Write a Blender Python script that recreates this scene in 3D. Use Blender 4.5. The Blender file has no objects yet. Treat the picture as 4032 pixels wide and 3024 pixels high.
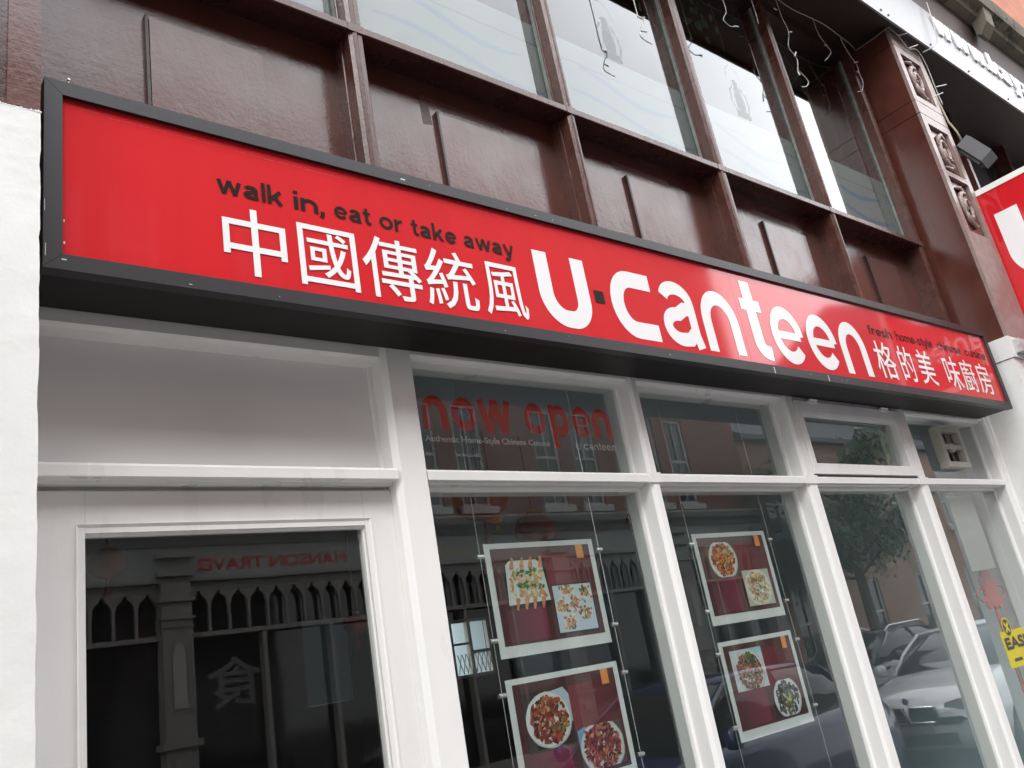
import bpy, bmesh, math, random
from mathutils import Vector, Matrix
R = math.radians
random.seed(7)
sc = bpy.context.scene
COL = sc.collection

# ------------------------------------------------------------------ camera
cam = bpy.data.cameras.new('camera')
cam.lens = 30.095; cam.sensor_width = 36.0; cam.clip_start = 0.05; cam.clip_end = 500
co = bpy.data.objects.new('camera', cam); COL.objects.link(co)
RIGHT = Vector((0.77384911, -0.60989691, -0.17083127))
DOWN = Vector((0.07734473, 0.35869664, -0.93024433))
FWD = Vector((0.62862974, 0.70665585, 0.32474939))
M = Matrix((RIGHT, -DOWN, -FWD)).transposed().to_4x4()
M.translation = (0, -2.0, 1.6)
co.matrix_world = M
sc.camera = co

# ------------------------------------------------------------------ sky and sun
SUN_EL, SUN_AZ = 52.0, 215.0        # azimuth measured from +Y clockwise
w = bpy.data.worlds.new('World'); sc.world = w; w.use_nodes = True
nt = w.node_tree; nt.nodes.clear()
def nn(t, **k):
    n = nt.nodes.new(t)
    for a, b in k.items(): setattr(n, a, b)
    return n
out = nn('ShaderNodeOutputWorld'); bg = nn('ShaderNodeBackground')
sky = nn('ShaderNodeTexSky', sky_type='NISHITA', sun_disc=False)
sky.sun_elevation = R(SUN_EL); sky.sun_rotation = R(SUN_AZ)
sky.dust_density = 3.0; sky.air_density = 1.0
hsv = nn('ShaderNodeHueSaturation'); hsv.inputs['Saturation'].default_value = 0.22
hsv.inputs['Value'].default_value = 1.0
tc = nn('ShaderNodeTexCoord'); mp = nn('ShaderNodeMapping'); mp.inputs['Scale'].default_value = (1, 1, 1.6)
nz = nn('ShaderNodeTexNoise'); nz.inputs['Scale'].default_value = 2.6; nz.inputs['Detail'].default_value = 7; nz.inputs['Roughness'].default_value = 0.55
rmp = nn('ShaderNodeValToRGB'); rmp.color_ramp.elements[0].position = 0.32; rmp.color_ramp.elements[1].position = 0.66
rmp.color_ramp.elements[0].color = (20, 20.6, 22, 1); rmp.color_ramp.elements[1].color = (26, 26.3, 26.6, 1)
mx = nn('ShaderNodeMixRGB'); mx.inputs[0].default_value = 0.88
nt.links.new(tc.outputs['Generated'], mp.inputs[0]); nt.links.new(mp.outputs[0], nz.inputs['Vector'])
nt.links.new(nz.outputs[0], rmp.inputs[0]); nt.links.new(sky.outputs[0], hsv.inputs['Color'])
nt.links.new(hsv.outputs[0], mx.inputs[1]); nt.links.new(rmp.outputs[0], mx.inputs[2])
nt.links.new(mx.outputs[0], bg.inputs[0]); bg.inputs[1].default_value = 0.13
nt.links.new(bg.outputs[0], out.inputs[0])
sun = bpy.data.lights.new('sun', 'SUN'); sun.energy = 0.9; sun.angle = R(25); sun.color = (1, 0.97, 0.93)
so = bpy.data.objects.new('sun', sun); COL.objects.link(so)
sd = Vector((math.sin(R(SUN_AZ)) * math.cos(R(SUN_EL)), math.cos(R(SUN_AZ)) * math.cos(R(SUN_EL)), math.sin(R(SUN_EL))))
so.rotation_euler = sd.to_track_quat('Z', 'Y').to_euler(); so.location = sd * 40
sc.view_settings.view_transform = 'Standard'; sc.view_settings.look = 'None'
sc.view_settings.exposure = 0.66; sc.view_settings.gamma = 1.0
sc.render.engine = 'CYCLES'
sc.cycles.use_denoising = True
sc.cycles.max_bounces = 10; sc.cycles.transparent_max_bounces = 16; sc.cycles.glossy_bounces = 5
sc.cycles.caustics_reflective = False; sc.cycles.caustics_refractive = False

# ------------------------------------------------------------------ materials
MATS = {}
def lin(r, g, b):
    f = lambda c: (c / 255 / 12.92) if c / 255 <= 0.04045 else ((c / 255 + 0.055) / 1.055) ** 2.4
    return (f(r), f(g), f(b))
def pm(name, col, rough=0.5, bump=None, var=0.0, vscale=3.0, metal=0.0, coat=0.0, spec=0.5, rvar=0.0, stains=None, vstr=None):
    """principled; bump=(scale xyz, strength, distance); stains=(colour, scale, threshold)"""
    if name in MATS: return MATS[name]
    m = bpy.data.materials.new(name); m.use_nodes = True; MATS[name] = m
    t = m.node_tree; b = t.nodes['Principled BSDF']
    b.inputs['Base Color'].default_value = (*col, 1); b.inputs['Roughness'].default_value = rough
    b.inputs['Metallic'].default_value = metal; b.inputs['Coat Weight'].default_value = coat
    b.inputs['Coat Roughness'].default_value = 0.06
    b.inputs['Specular IOR Level'].default_value = spec
    geo = t.nodes.new('ShaderNodeNewGeometry')
    src = None
    if var or rvar:
        n = t.nodes.new('ShaderNodeTexNoise'); n.inputs['Scale'].default_value = vscale; n.inputs['Detail'].default_value = 6
        if vstr:
            vm = t.nodes.new('ShaderNodeMapping'); vm.inputs['Scale'].default_value = vstr
            t.links.new(geo.outputs['Position'], vm.inputs[0]); t.links.new(vm.outputs[0], n.inputs['Vector'])
        else: t.links.new(geo.outputs['Position'], n.inputs['Vector'])
        if var:
            r = t.nodes.new('ShaderNodeMapRange'); r.inputs['From Min'].default_value = 0.25; r.inputs['From Max'].default_value = 0.75
            r.inputs['To Min'].default_value = 1 - var; r.inputs['To Max'].default_value = 1 + var
            t.links.new(n.outputs[0], r.inputs[0])
            mul = t.nodes.new('ShaderNodeVectorMath'); mul.operation = 'SCALE'; mul.inputs[0].default_value = col
            t.links.new(r.outputs[0], mul.inputs['Scale']); src = mul.outputs[0]
        if rvar:
            r = t.nodes.new('ShaderNodeMapRange'); r.inputs['From Min'].default_value = 0.3; r.inputs['From Max'].default_value = 0.7
            r.inputs['To Min'].default_value = max(0.02, rough - rvar); r.inputs['To Max'].default_value = rough + rvar
            t.links.new(n.outputs[0], r.inputs[0]); t.links.new(r.outputs[0], b.inputs['Roughness'])
    if stains:
        sn = t.nodes.new('ShaderNodeTexNoise'); sn.inputs['Scale'].default_value = stains[1]; sn.inputs['Detail'].default_value = 9; sn.inputs['Roughness'].default_value = 0.7
        t.links.new(geo.outputs['Position'], sn.inputs['Vector'])
        rr = t.nodes.new('ShaderNodeMapRange'); rr.inputs['From Min'].default_value = stains[2]; rr.inputs['From Max'].default_value = stains[2] + 0.06
        t.links.new(sn.outputs[0], rr.inputs[0])
        mxx = t.nodes.new('ShaderNodeMixRGB'); mxx.inputs[1].default_value = (*col, 1); mxx.inputs[2].default_value = (*stains[0], 1)
        if src: t.links.new(src, mxx.inputs[1])
        t.links.new(rr.outputs[0], mxx.inputs[0]); src = mxx.outputs[0]
    if src: t.links.new(src, b.inputs['Base Color'])
    if bump:
        prev = None
        for (scl, st, dist) in (bump if isinstance(bump[0], (list, tuple)) and isinstance(bump[0][0], (list, tuple)) else [bump]):
            mpn = t.nodes.new('ShaderNodeMapping'); mpn.inputs['Scale'].default_value = scl
            n2 = t.nodes.new('ShaderNodeTexNoise'); n2.inputs['Scale'].default_value = 1.0; n2.inputs['Detail'].default_value = 5; n2.inputs['Roughness'].default_value = 0.55
            bp = t.nodes.new('ShaderNodeBump'); bp.inputs['Strength'].default_value = st; bp.inputs['Distance'].default_value = dist
            t.links.new(geo.outputs['Position'], mpn.inputs[0]); t.links.new(mpn.outputs[0], n2.inputs['Vector'])
            t.links.new(n2.outputs[0], bp.inputs['Height'])
            if prev: t.links.new(prev.outputs[0], bp.inputs['Normal'])
            prev = bp
        t.links.new(prev.outputs[0], b.inputs['Normal'])
    return m
def glassmat(name, tint=(0.93, 0.96, 0.95), two=2.0, wob=0.0):
    """single pane: clear, with the mirror-like reflection of both its faces on the front one"""
    if name in MATS: return MATS[name]
    m = bpy.data.materials.new(name); m.use_nodes = True; MATS[name] = m
    t = m.node_tree; t.nodes.clear()
    o = t.nodes.new('ShaderNodeOutputMaterial'); mix = t.nodes.new('ShaderNodeMixShader')
    tr = t.nodes.new('ShaderNodeBsdfTransparent'); tr.inputs[0].default_value = (*tint, 1)
    gl = t.nodes.new('ShaderNodeBsdfGlossy'); gl.inputs['Roughness'].default_value = 0.0; gl.inputs[0].default_value = (0.97, 0.98, 0.98, 1)
    # Schlick reflectance of one face (the same from either side), then both faces: R = 2F/(1+F)
    lw = t.nodes.new('ShaderNodeLayerWeight'); lw.inputs[0].default_value = 0.5
    pw = t.nodes.new('ShaderNodeMath'); pw.operation = 'POWER'; pw.inputs[1].default_value = 5.0
    fr = t.nodes.new('ShaderNodeMath'); fr.operation = 'MULTIPLY_ADD'; fr.inputs[1].default_value = 0.957; fr.inputs[2].default_value = 0.043
    t.links.new(lw.outputs['Facing'], pw.inputs[0]); t.links.new(pw.outputs[0], fr.inputs[0])
    a = t.nodes.new('ShaderNodeMath'); a.operation = 'ADD'; a.inputs[1].default_value = 1.0
    d = t.nodes.new('ShaderNodeMath'); d.operation = 'DIVIDE'
    k = t.nodes.new('ShaderNodeMath'); k.operation = 'MULTIPLY'; k.inputs[1].default_value = two
    t.links.new(fr.outputs[0], a.inputs[0]); t.links.new(fr.outputs[0], k.inputs[0])
    t.links.new(k.outputs[0], d.inputs[0]); t.links.new(a.outputs[0], d.inputs[1])
    t.links.new(d.outputs[0], mix.inputs[0]); t.links.new(tr.outputs[0], mix.inputs[1]); t.links.new(gl.outputs[0], mix.inputs[2])
    if wob:
        n = t.nodes.new('ShaderNodeTexNoise'); n.inputs['Scale'].default_value = 1.7; n.inputs['Detail'].default_value = 1
        g = t.nodes.new('ShaderNodeNewGeometry'); bp = t.nodes.new('ShaderNodeBump'); bp.inputs['Strength'].default_value = wob; bp.inputs['Distance'].default_value = 0.01
        t.links.new(g.outputs['Position'], n.inputs['Vector']); t.links.new(n.outputs[0], bp.inputs['Height']); t.links.new(bp.outputs[0], gl.inputs['Normal'])
    t.links.new(mix.outputs[0], o.inputs[0])
    return m
def clearmat():
    if 'pane_back' in MATS: return MATS['pane_back']
    m = bpy.data.materials.new('pane_back'); m.use_nodes = True; MATS['pane_back'] = m
    t = m.node_tree; t.nodes.clear(); o = t.nodes.new('ShaderNodeOutputMaterial'); tr = t.nodes.new('ShaderNodeBsdfTransparent')
    tr.inputs[0].default_value = (0.96, 0.98, 0.97, 1); t.links.new(tr.outputs[0], o.inputs[0]); return m
def attrmat(name, rough=0.35):
    if name in MATS: return MATS[name]
    m = bpy.data.materials.new(name); m.use_nodes = True; MATS[name] = m
    t = m.node_tree; b = t.nodes['Principled BSDF']; b.inputs['Roughness'].default_value = rough
    a = t.nodes.new('ShaderNodeVertexColor'); a.layer_name = 'Col'
    t.links.new(a.outputs[0], b.inputs['Base Color']); return m

WHITE = pm('white_gloss_paint', (0.80, 0.795, 0.775), 0.32, bump=[((60, 60, 9), 0.12, 0.004), ((9, 9, 5), 0.14, 0.01)], var=0.045, vscale=7, vstr=(1, 1, .3), rvar=0.06, stains=((0.50, 0.48, 0.43), 38, 0.745))
WHITEP = pm('white_masonry_paint', (0.72, 0.72, 0.70), 0.42, bump=[((14, 14, 14), 0.30, 0.008), ((90, 90, 90), 0.10, 0.002)], var=0.05, vscale=6, stains=((0.52, 0.51, 0.47), 9, 0.70))
BROWN = pm('brown_gloss_paint', lin(84, 47, 39), 0.19, bump=[((10, 60, 160), 0.07, 0.0025), ((22, 22, 6), 0.16, 0.005), ((5, 5, 3), 0.10, 0.015), ((70, 70, 55), 0.16, 0.003)], spec=0.62, var=0.16, vscale=7, rvar=0.06)
BROWNW = pm('worn_brown_paint', lin(80, 49, 42), 0.28, bump=[((70, 70, 16), 0.45, 0.004), ((170, 170, 90), 0.3, 0.002)], var=0.2, vscale=12, rvar=0.08, stains=(lin(120, 94, 87), 30, 0.71))
BROWND = pm('dark_brown_timber', lin(48, 29, 25), 0.42, bump=((18, 18, 70), 0.25, 0.004), var=0.2, vscale=5)
RED = pm('red_acrylic', (0.57, 0.013, 0.019), 0.5, coat=0.85, var=0.05, vscale=9, spec=0.05, vstr=(1, 1, 0.12))
LETW = pm('white_vinyl', (0.80, 0.79, 0.79), 0.5, coat=0.8, spec=0.05)
LETK = pm('black_vinyl', (0.010, 0.008, 0.008), 0.5, coat=0.8, spec=0.05)
ALU = pm('charcoal_aluminium', lin(28, 26, 29), 0.42, bump=((30, 200, 200), 0.1, 0.001), var=0.12, vscale=9, spec=0.5, stains=(lin(110, 108, 108), 55, 0.70))
SOFF = pm('dark_soffit_board', lin(26, 22, 21), 0.5, spec=0.25, bump=((4, 30, 30), 0.15, 0.003), var=0.2, vscale=6, stains=(lin(78, 72, 68), 14, 0.70))
GLASS = glassmat('shop_glass', wob=0.02)
GLASSU = glassmat('old_window_glass', tint=(0.86, 0.9, 0.88), wob=0.03)
BACKP = clearmat()

# ------------------------------------------------------------------ mesh helpers
def new_bm(): return bmesh.new()
def add_box(bm, x0, x1, y0, y1, z0, z1, mi=0):
    v = [bm.verts.new(p) for p in ((x0, y0, z0), (x1, y0, z0), (x1, y1, z0), (x0, y1, z0), (x0, y0, z1), (x1, y0, z1), (x1, y1, z1), (x0, y1, z1))]
    fs = [(0, 3, 2, 1), (4, 5, 6, 7), (0, 1, 5, 4), (1, 2, 6, 5), (2, 3, 7, 6), (3, 0, 4, 7)]
    r = [bm.faces.new([v[i] for i in f]) for f in fs]
    for f in r: f.material_index = mi
    return r
def add_prism(bm, pts, lo, hi, axis='z', mi=0):
    """extrude a 2D polygon. axis z: pts (x,y); axis x: pts (y,z); axis y: pts (x,z)"""
    f = {'z': lambda p, h: (p[0], p[1], h), 'x': lambda p, h: (h, p[0], p[1]), 'y': lambda p, h: (p[0], h, p[1])}[axis]
    a = [bm.verts.new(f(p, lo)) for p in pts]; b = [bm.verts.new(f(p, hi)) for p in pts]
    n = len(pts); fs = []
    for i in range(n): fs.append(bm.faces.new((a[i], a[(i + 1) % n], b[(i + 1) % n], b[i])))
    fs.append(bm.faces.new(a[::-1])); fs.append(bm.faces.new(b))
    for q in fs: q.material_index = mi
    return fs
def add_tube(bm, pts, r, n=6, cap=True):
    pts = [Vector(p) for p in pts]; rings = []
    rr = r if isinstance(r, (list, tuple)) else [r] * len(pts)
    for i, p in enumerate(pts):
        t = (pts[min(i + 1, len(pts) - 1)] - pts[max(i - 1, 0)])
        t = t.normalized() if t.length > 1e-9 else Vector((0, 0, 1))
        up = Vector((0, 0, 1)) if abs(t.z) < 0.9 else Vector((0, 1, 0))
        a = t.cross(up).normalized(); b = t.cross(a)
        rings.append([bm.verts.new(p + (a * math.cos(k * 2 * math.pi / n) + b * math.sin(k * 2 * math.pi / n)) * rr[i]) for k in range(n)])
    for i in range(len(rings) - 1):
        for k in range(n):
            bm.faces.new((rings[i][k], rings[i][(k + 1) % n], rings[i + 1][(k + 1) % n], rings[i + 1][k]))
    if cap:
        bm.faces.new(rings[0][::-1]); bm.faces.new(rings[-1])
def add_lathe(bm, prof, c, n=16, axis='z', ax=1.0):
    rings = []
    for (r, h) in prof:
        ring = []
        for k in range(n):
            a = 2 * math.pi * k / n
            u, v = r * math.cos(a), r * math.sin(a)
            p = {'z': (c[0] + u, c[1] + v, c[2] + h), 'y': (c[0] + u, c[1] + h, c[2] + v), 'x': (c[0] + h, c[1] + u, c[2] + v)}[axis]
            ring.append(bm.verts.new(p))
        rings.append(ring)
    for i in range(len(rings) - 1):
        for k in range(n): bm.faces.new((rings[i][k], rings[i][(k + 1) % n], rings[i + 1][(k + 1) % n], rings[i + 1][k]))
    bm.faces.new(rings[0][::-1]); bm.faces.new(rings[-1])
def bevel(bm, off=0.003, seg=2):
    bmesh.ops.bevel(bm, geom=[e for e in bm.edges if e.is_manifold and e.calc_face_angle(0) > 0.5], offset=off, segments=seg, profile=0.6, affect='EDGES', clamp_overlap=True)
def thing(name, label, cat, loc=(0, 0, 0), group=None):
    o = bpy.data.objects.new(name, None); COL.objects.link(o); o.location = loc; o.empty_display_size = 0.1
    o['label'] = label; o['category'] = cat
    if group: o['group'] = group
    return o
def obj(name, bm, mats, parent=None, smooth=False, bev=None):
    if bev: bevel(bm, bev)
    bmesh.ops.recalc_face_normals(bm, faces=bm.faces[:])
    me = bpy.data.meshes.new(name); bm.to_mesh(me); bm.free()
    for m in (mats if isinstance(mats, (list, tuple)) else [mats]): me.materials.append(m)
    if smooth:
        for p in me.polygons: p.use_smooth = True
    o = bpy.data.objects.new(name, me); COL.objects.link(o)
    if parent is not None:
        o.parent = parent
        if parent.parent is None: o.matrix_parent_inverse = Matrix.Translation(-parent.location)
    return o
def tag(o, label, cat, group=None):
    o['label'] = label; o['category'] = cat
    if group: o['group'] = group
    return o
def struct(name, bm, m, **k):
    o = obj(name, bm, m, **k); o['kind'] = 'structure'; return o
def box(name, x0, x1, y0, y1, z0, z1, m, parent=None, bev=0.002):
    bm = new_bm(); add_box(bm, x0, x1, y0, y1, z0, z1); return obj(name, bm, m, parent, bev=bev)
def pane(name, x0, x1, z0, z1, y, parent, m=None, th=0.006):
    bm = new_bm(); fs = add_box(bm, x0, x1, y, y + th, z0, z1, 1)
    fs[2].material_index = 0
    return obj(name, bm, [m or GLASS, BACKP], parent)
def dupe(root, dl, label=None):
    """copy of a thing with parts and sub-parts, moved by dl"""
    r = root.copy(); COL.objects.link(r); r.location = root.location + Vector(dl)
    if label: r['label'] = label
    for ch in list(root.children):
        c = ch.copy(); COL.objects.link(c); c.parent = r
        for g in list(ch.children):
            d = g.copy(); COL.objects.link(d); d.parent = c
    return r

# ------------------------------------------------------------------ stroke lettering
def arc(cx, cy, rx, ry, a0, a1, n=14):
    return [(cx + rx * math.cos(R(a0 + (a1 - a0) * i / n)), cy + ry * math.sin(R(a0 + (a1 - a0) * i / n))) for i in range(n + 1)]
def glyph(ch, w, logo=False):
    """-> (advance width, list of (polyline, width, closed)); x-height 1"""
    h = w / 2; W = 0.98
    def arch(x0, x1, y0=0.0, top=1.0):
        c = (x0 + x1) / 2; rx = (x1 - x0) / 2 - h; ry = min(rx * 1.05, 0.5)
        return [(x0 + h, y0)] + [(x0 + h, top - h - ry)] + arc(c, top - h - ry, rx, ry, 180, 0)[1:] + [(x1 - h, 0)]
    if ch == 'n':
        if logo: return W, [(arch(0, W), w, 0)]
        return W, [([(h, 0), (h, 1)], w, 0), (arch(0, W), w, 0)]
    if ch == 'h': return W, [([(h, 0), (h, 1.42)], w, 0), (arch(0, W), w, 0)]
    if ch == 'm': return 1.6, [([(h, 0), (h, 1)], w, 0), (arch(0, 0.8 + h), w, 0), (arch(0.8 - h, 1.6), w, 0)]
    if ch == 'u':
        p = arch(0, W); p = [(x, 1 - y) for x, y in p]
        return W, [(p, w, 0)] if logo else [(p, w, 0), ([(W - h, 0), (W - h, 1)], w, 0)]
    if ch == 'U':  # big logo u with a tight right corner
        return 0.86, [([(h, 1), (h, 0.46)] + arc(0.43, 0.46, 0.43 - h, 0.46 - h, 180, 270)[1:] + arc(0.50, 0.40, 0.36 - h, 0.40 - h, 270, 360)[1:] + [(0.86 - h, 1)], w, 0)]
    if ch == 'C':
        return 0.84, [([(0.84, 1 - h * 1.1), (0.42, 1 - h * 1.1)] + arc(0.42, 0.5, 0.42 - h, 0.5 - h * 1.1, 90, 270)[1:] + [(0.84, h * 1.1)], w * 1.05, 0)]
    if ch == 'a':
        xr = 0.88 - h
        return 0.98, [(arc(0.45, 0.70, 0.42 - h, 0.30 - h, 168, 8) + [(xr, 0.62), (xr, 0.22), (xr + 0.06, 0.0)], w, 0),
                     ([(xr, 0.59), (0.60, 0.585)] + arc(0.40, 0.295, 0.40 - h, 0.295 - h, 88, 278) + [(0.60, 0.12), (xr, 0.25)], w, 0)]
    if ch == 'e':
        return 1.0, [([(h, 0.49), (1.0 - h, 0.49)], w * 0.62, 0), (arc(0.5, 0.5, 0.5 - h, 0.5 - h, 0, 322, 30), w, 0)]
    if ch == 'o': return 1.06, [(arc(0.53, 0.5, 0.53 - h, 0.5 - h, 0, 360, 32)[:-1], w, 1)]
    if ch == 'c': return 0.96, [(arc(0.5, 0.5, 0.5 - h, 0.5 - h, 38, 322, 28), w, 0)]
    if ch == 'p': return 1.04, [([(h, -0.38), (h, 1.0)], w, 0), (arc(0.53, 0.5, 0.51 - h, 0.5 - h, 0, 360, 30)[:-1], w, 1)]
    if ch == 't': return 0.60, [([(0.28, 1.30), (0.28, 0.32)] + arc(0.28 + 0.20, 0.32 - 0.0, 0.20, 0.32 - h, 180, 262)[1:] + [(0.60, h * 0.85)], w, 0), ([(0.0, 1 - h * 0.8), (0.58, 1 - h * 0.8)], w * 0.8, 0)]
    if ch == 'T': return 0.50, [([(0.24, 1.31), (0.24, 0.30)] + arc(0.24 + 0.18, 0.30, 0.18, 0.30 - h, 180, 262)[1:] + [(0.50, h * 0.9)], w, 0), ([(0.0, 0.90), (0.50, 0.90)], w * 0.8, 0)]
    if ch == 'w': return 1.44, [([(h * 0.9, 1), (0.40, 0)], w * 0.98, 0), ([(0.40, 0), (0.72, 1)], w * 0.98, 0), ([(0.72, 1), (1.04, 0)], w * 0.98, 0), ([(1.04, 0), (1.44 - h * 0.9, 1)], w * 0.98, 0)]
    if ch == 'y': return 1.0, [([(h * 0.9, 1), (0.5, 0.0)], w, 0), ([(1.0 - h * 0.9, 1), (0.44, -0.25), (0.32, -0.30), (0.1, -0.29)], w, 0)]
    if ch == 'k': return 0.98, [([(h, 0), (h, 1.42)], w, 0), ([(w * 0.8, 0.36), (0.82, 1.0)], w, 0), ([(0.42, 0.58), (0.84, 0.0)], w, 0)]
    if ch == 'l': return w, [([(h, 0), (h, 1.42)], w, 0)]
    if ch == 'i': return w, [([(h, 0), (h, 1)], w, 0), ([(h, 1.18), (h, 1.42)], w, 0)]
    if ch == 'r': return 0.66, [([(h, 0), (h, 1)], w, 0), (arc(0.62, 0.45, 0.62 - h, 0.55 - h * 0.9, 180, 88, 8), w * 0.95, 0)]
    if ch == 'f': return 0.60, [([(0.24, 0), (0.24, 1.12)] + arc(0.48, 1.12, 0.24, 0.30 - h, 180, 90, 6)[1:] + [(0.62, 1.42 - h)], w, 0), ([(0.0, 1 - h * 0.8), (0.58, 1 - h * 0.8)], w * 0.8, 0)]
    if ch == 's': return 0.92, [(arc(0.46, 0.74, 0.44 - h, 0.26 - h, 20, 215, 14) + [(0.46, 0.50)] + arc(0.46, 0.26, 0.46 - h, 0.26 - h, 40, -160, 14), w * 0.95, 0)]
    if ch == '-': return 0.55, [([(0, 0.42), (0.55, 0.42)], w * 0.9, 0)]
    if ch == ',': return w, [([(h, 0.26), (h, 0.02), (h * 0.3, -0.24)], w * 0.95, 0)]
    if ch == '.': return w, [([(h, 0), (h, w)], w, 0)]
    return 0.5, []
def stroke_faces(bm, pts, w, closed, put):
    pts = [Vector((p[0], p[1])) for p in pts]; n = len(pts); Ls, Rs = [], []
    for i in range(n):
        if closed: a, b = pts[i - 1], pts[(i + 1) % n]
        else: a, b = pts[max(i - 1, 0)], pts[min(i + 1, n - 1)]
        p = pts[i]
        d1 = (p - a); d2 = (b - p)
        if d1.length < 1e-9: d1 = d2
        if d2.length < 1e-9: d2 = d1
        d1.normalize(); d2.normalize()
        n1 = Vector((-d1.y, d1.x)); n2 = Vector((-d2.y, d2.x)); m = (n1 + n2)
        m = m.normalized() if m.length > 1e-6 else n1
        k = 1 / max(0.5, m.dot(n1))
        Ls.append(put(p + m * (w / 2) * k)); Rs.append(put(p - m * (w / 2) * k))
    L = [bm.verts.new(q) for q in Ls]; Q = [bm.verts.new(q) for q in Rs]
    for i in range(n if closed else n - 1):
        j = (i + 1) % n
        bm.faces.new((L[i], L[j], Q[j], Q[i]))
def word_bm(word, x0, x1, base, xh, stem, O, UX, UZ, NRM, logo=False, gap=0.12, bm=None, xs=None):
    """word lettered between x0 and x1 (along UX from O), baseline/x-height along UZ; stem as a share of x-height"""
    bm = bm or new_bm()
    O, UX, UZ, NRM = map(Vector, (O, UX, UZ, NRM))
    gl = [glyph(c, stem, logo) for c in word]
    tot = sum(g[0] for g in gl) + gap * (len(gl) - 1)
    sx = (x1 - x0) / tot; x = 0; k = 0
    for adv, strokes in gl:
        for pts, wd, cl in strokes:
            # narrow words keep their stem weight: correct the stroke for the x squeeze
            def put(p, x=x, k=k): return O + UX * (x0 + (x + p.x) * sx) + UZ * (base + p.y * xh) + NRM * (0.0010 + 0.00012 * k)
            stroke_faces(bm, pts, wd, cl, put); k += 1
        x += adv + gap
    return bm
def font_mesh(text, bold=0.0):
    c = bpy.data.curves.new('t', 'FONT'); c.body = text; c.resolution_u = 4; c.offset = bold
    o = bpy.data.objects.new('t', c); COL.objects.link(o)
    dg = bpy.context.evaluated_depsgraph_get(); dg.update()
    me = bpy.data.meshes.new_from_object(o.evaluated_get(dg))
    vs = [v.co.copy() for v in me.vertices]; fs = [tuple(p.vertices) for p in me.polygons]
    bpy.data.objects.remove(o); bpy.data.curves.remove(c); bpy.data.meshes.remove(me)
    return vs, fs
def font_bm(text, x0, x1, z0, z1, O, UX, UZ, NRM, bold=0.0, fat=0.0):
    """printed text fitted to a box; fat = widening by slightly shifted copies"""
    vs, fs = font_mesh(text, bold); bm = new_bm()
    O, UX, UZ, NRM = map(Vector, (O, UX, UZ, NRM))
    ax, bx_ = min(v.x for v in vs), max(v.x for v in vs); ay, by = min(v.y for v in vs), max(v.y for v in vs)
    sh = [(0, 0)] if not fat else [(0, 0), (fat, 0), (-fat, 0), (0, fat), (0, -fat), (fat * .7, fat * .7), (-fat * .7, fat * .7), (fat * .7, -fat * .7), (-fat * .7, -fat * .7)]
    for k, (dx, dz) in enumerate(sh):
        q = [bm.verts.new(O + UX * (x0 + (v.x - ax) / (bx_ - ax) * (x1 - x0) + dx) + UZ * (z0 + (v.y - ay) / (by - ay) * (z1 - z0) + dz) + NRM * (0.0010 + 0.00012 * k)) for v in vs]
        for f in fs:
            try: bm.faces.new([q[i] for i in f])
            except ValueError: pass
    return bm

# ================================================================== SETTING
ASPH = pm('asphalt', (0.05, 0.05, 0.052), 0.85, bump=((90, 90, 90), 0.4, 0.01), var=0.25, vscale=2)
PAVE = pm('paving', (0.20, 0.19, 0.18), 0.8, bump=((60, 60, 60), 0.3, 0.006), var=0.2, vscale=1.5)
KERB = pm('kerb_stone', (0.26, 0.25, 0.24), 0.75, var=0.15, vscale=3)
bm = new_bm(); add_box(bm, -140, 200, -140, 140, -0.60, -0.14); struct('ground', bm, pm('earth', (0.12, 0.11, 0.09), 0.9, var=0.2))
bm = new_bm(); add_box(bm, -60, 90, -7.25, -2.05, -0.20, -0.12); struct('road', bm, ASPH)
bm = new_bm(); add_box(bm, -60, 90, -1.9, 0.3, -0.18, 0.0); struct('pavement', bm, PAVE)
bm = new_bm(); add_box(bm, -60, 90, -10.0, -7.4, -0.18, 0.0); struct('pavement_far', bm, PAVE)
bm = new_bm(); add_box(bm, -60, 90, -2.05, -1.9, -0.2, 0.004); struct('kerb', bm, KERB, bev=0.015)
bm = new_bm(); add_box(bm, -60, 90, -7.4, -7.25, -0.2, 0.004); struct('kerb_far', bm, KERB, bev=0.015)
bm = new_bm()
for k in range(18):
    add_box(bm, -20 + k * 4.0, -18 + k * 4.0, -4.72, -4.62, -0.119, -0.116)
add_box(bm, 2, 30, -6.98, -6.9, -0.119, -0.116)
struct('road_marking', bm, pm('road_paint', (0.6, 0.6, 0.58), 0.7, var=0.2, vscale=9))

# ================================================================== GROUND FLOOR SHOP FRONT (white)
GY = 0.08
SF = thing('shop_front', 'white painted timber shop front with door and tall windows under the red sign', 'shop front', (3.0, 0.05, 0))
def mull(name, x0, x1, z0, z1, mat, parent, d=GY, ch=0.010, bead=0.012):
    bm = new_bm()
    pts = [(x0 - bead, d + .003), (x0 - bead * .8, d - .010), (x0, d - .014), (x0, ch * 1.3), (x0 + ch, 0.0), (x1 - .004, 0.0), (x1, .004), (x1, d - .014), (x1 + bead * .8, d - .010), (x1 + bead, d + .003), (x1, d + .06), (x0, d + .06)]
    add_prism(bm, pts, z0, z1); return obj(name, bm, mat, parent, bev=0.0012)
mull('door_post', 1.292, 1.394, 0.0, 2.66, WHITE, SF, ch=0.014)
MX = [(2.360, 2.400), (3.376, 3.442), (4.422, 4.487)]
for a, b in MX: mull('mullion', a, b, 0.45, 2.66, WHITE, SF)
bm = new_bm()
add_prism(bm, [(5.464, GY + .003), (5.468, GY - .010), (5.476, GY - .014), (5.476, .012), (5.484, 0), (5.508, 0), (5.512, .012), (5.526, .012), (5.530, -.006), (5.56, -.006), (5.56, .2), (5.476, .2)], 0.0, 2.66)
obj('jamb', bm, WHITE, SF, bev=0.0012)
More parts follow.
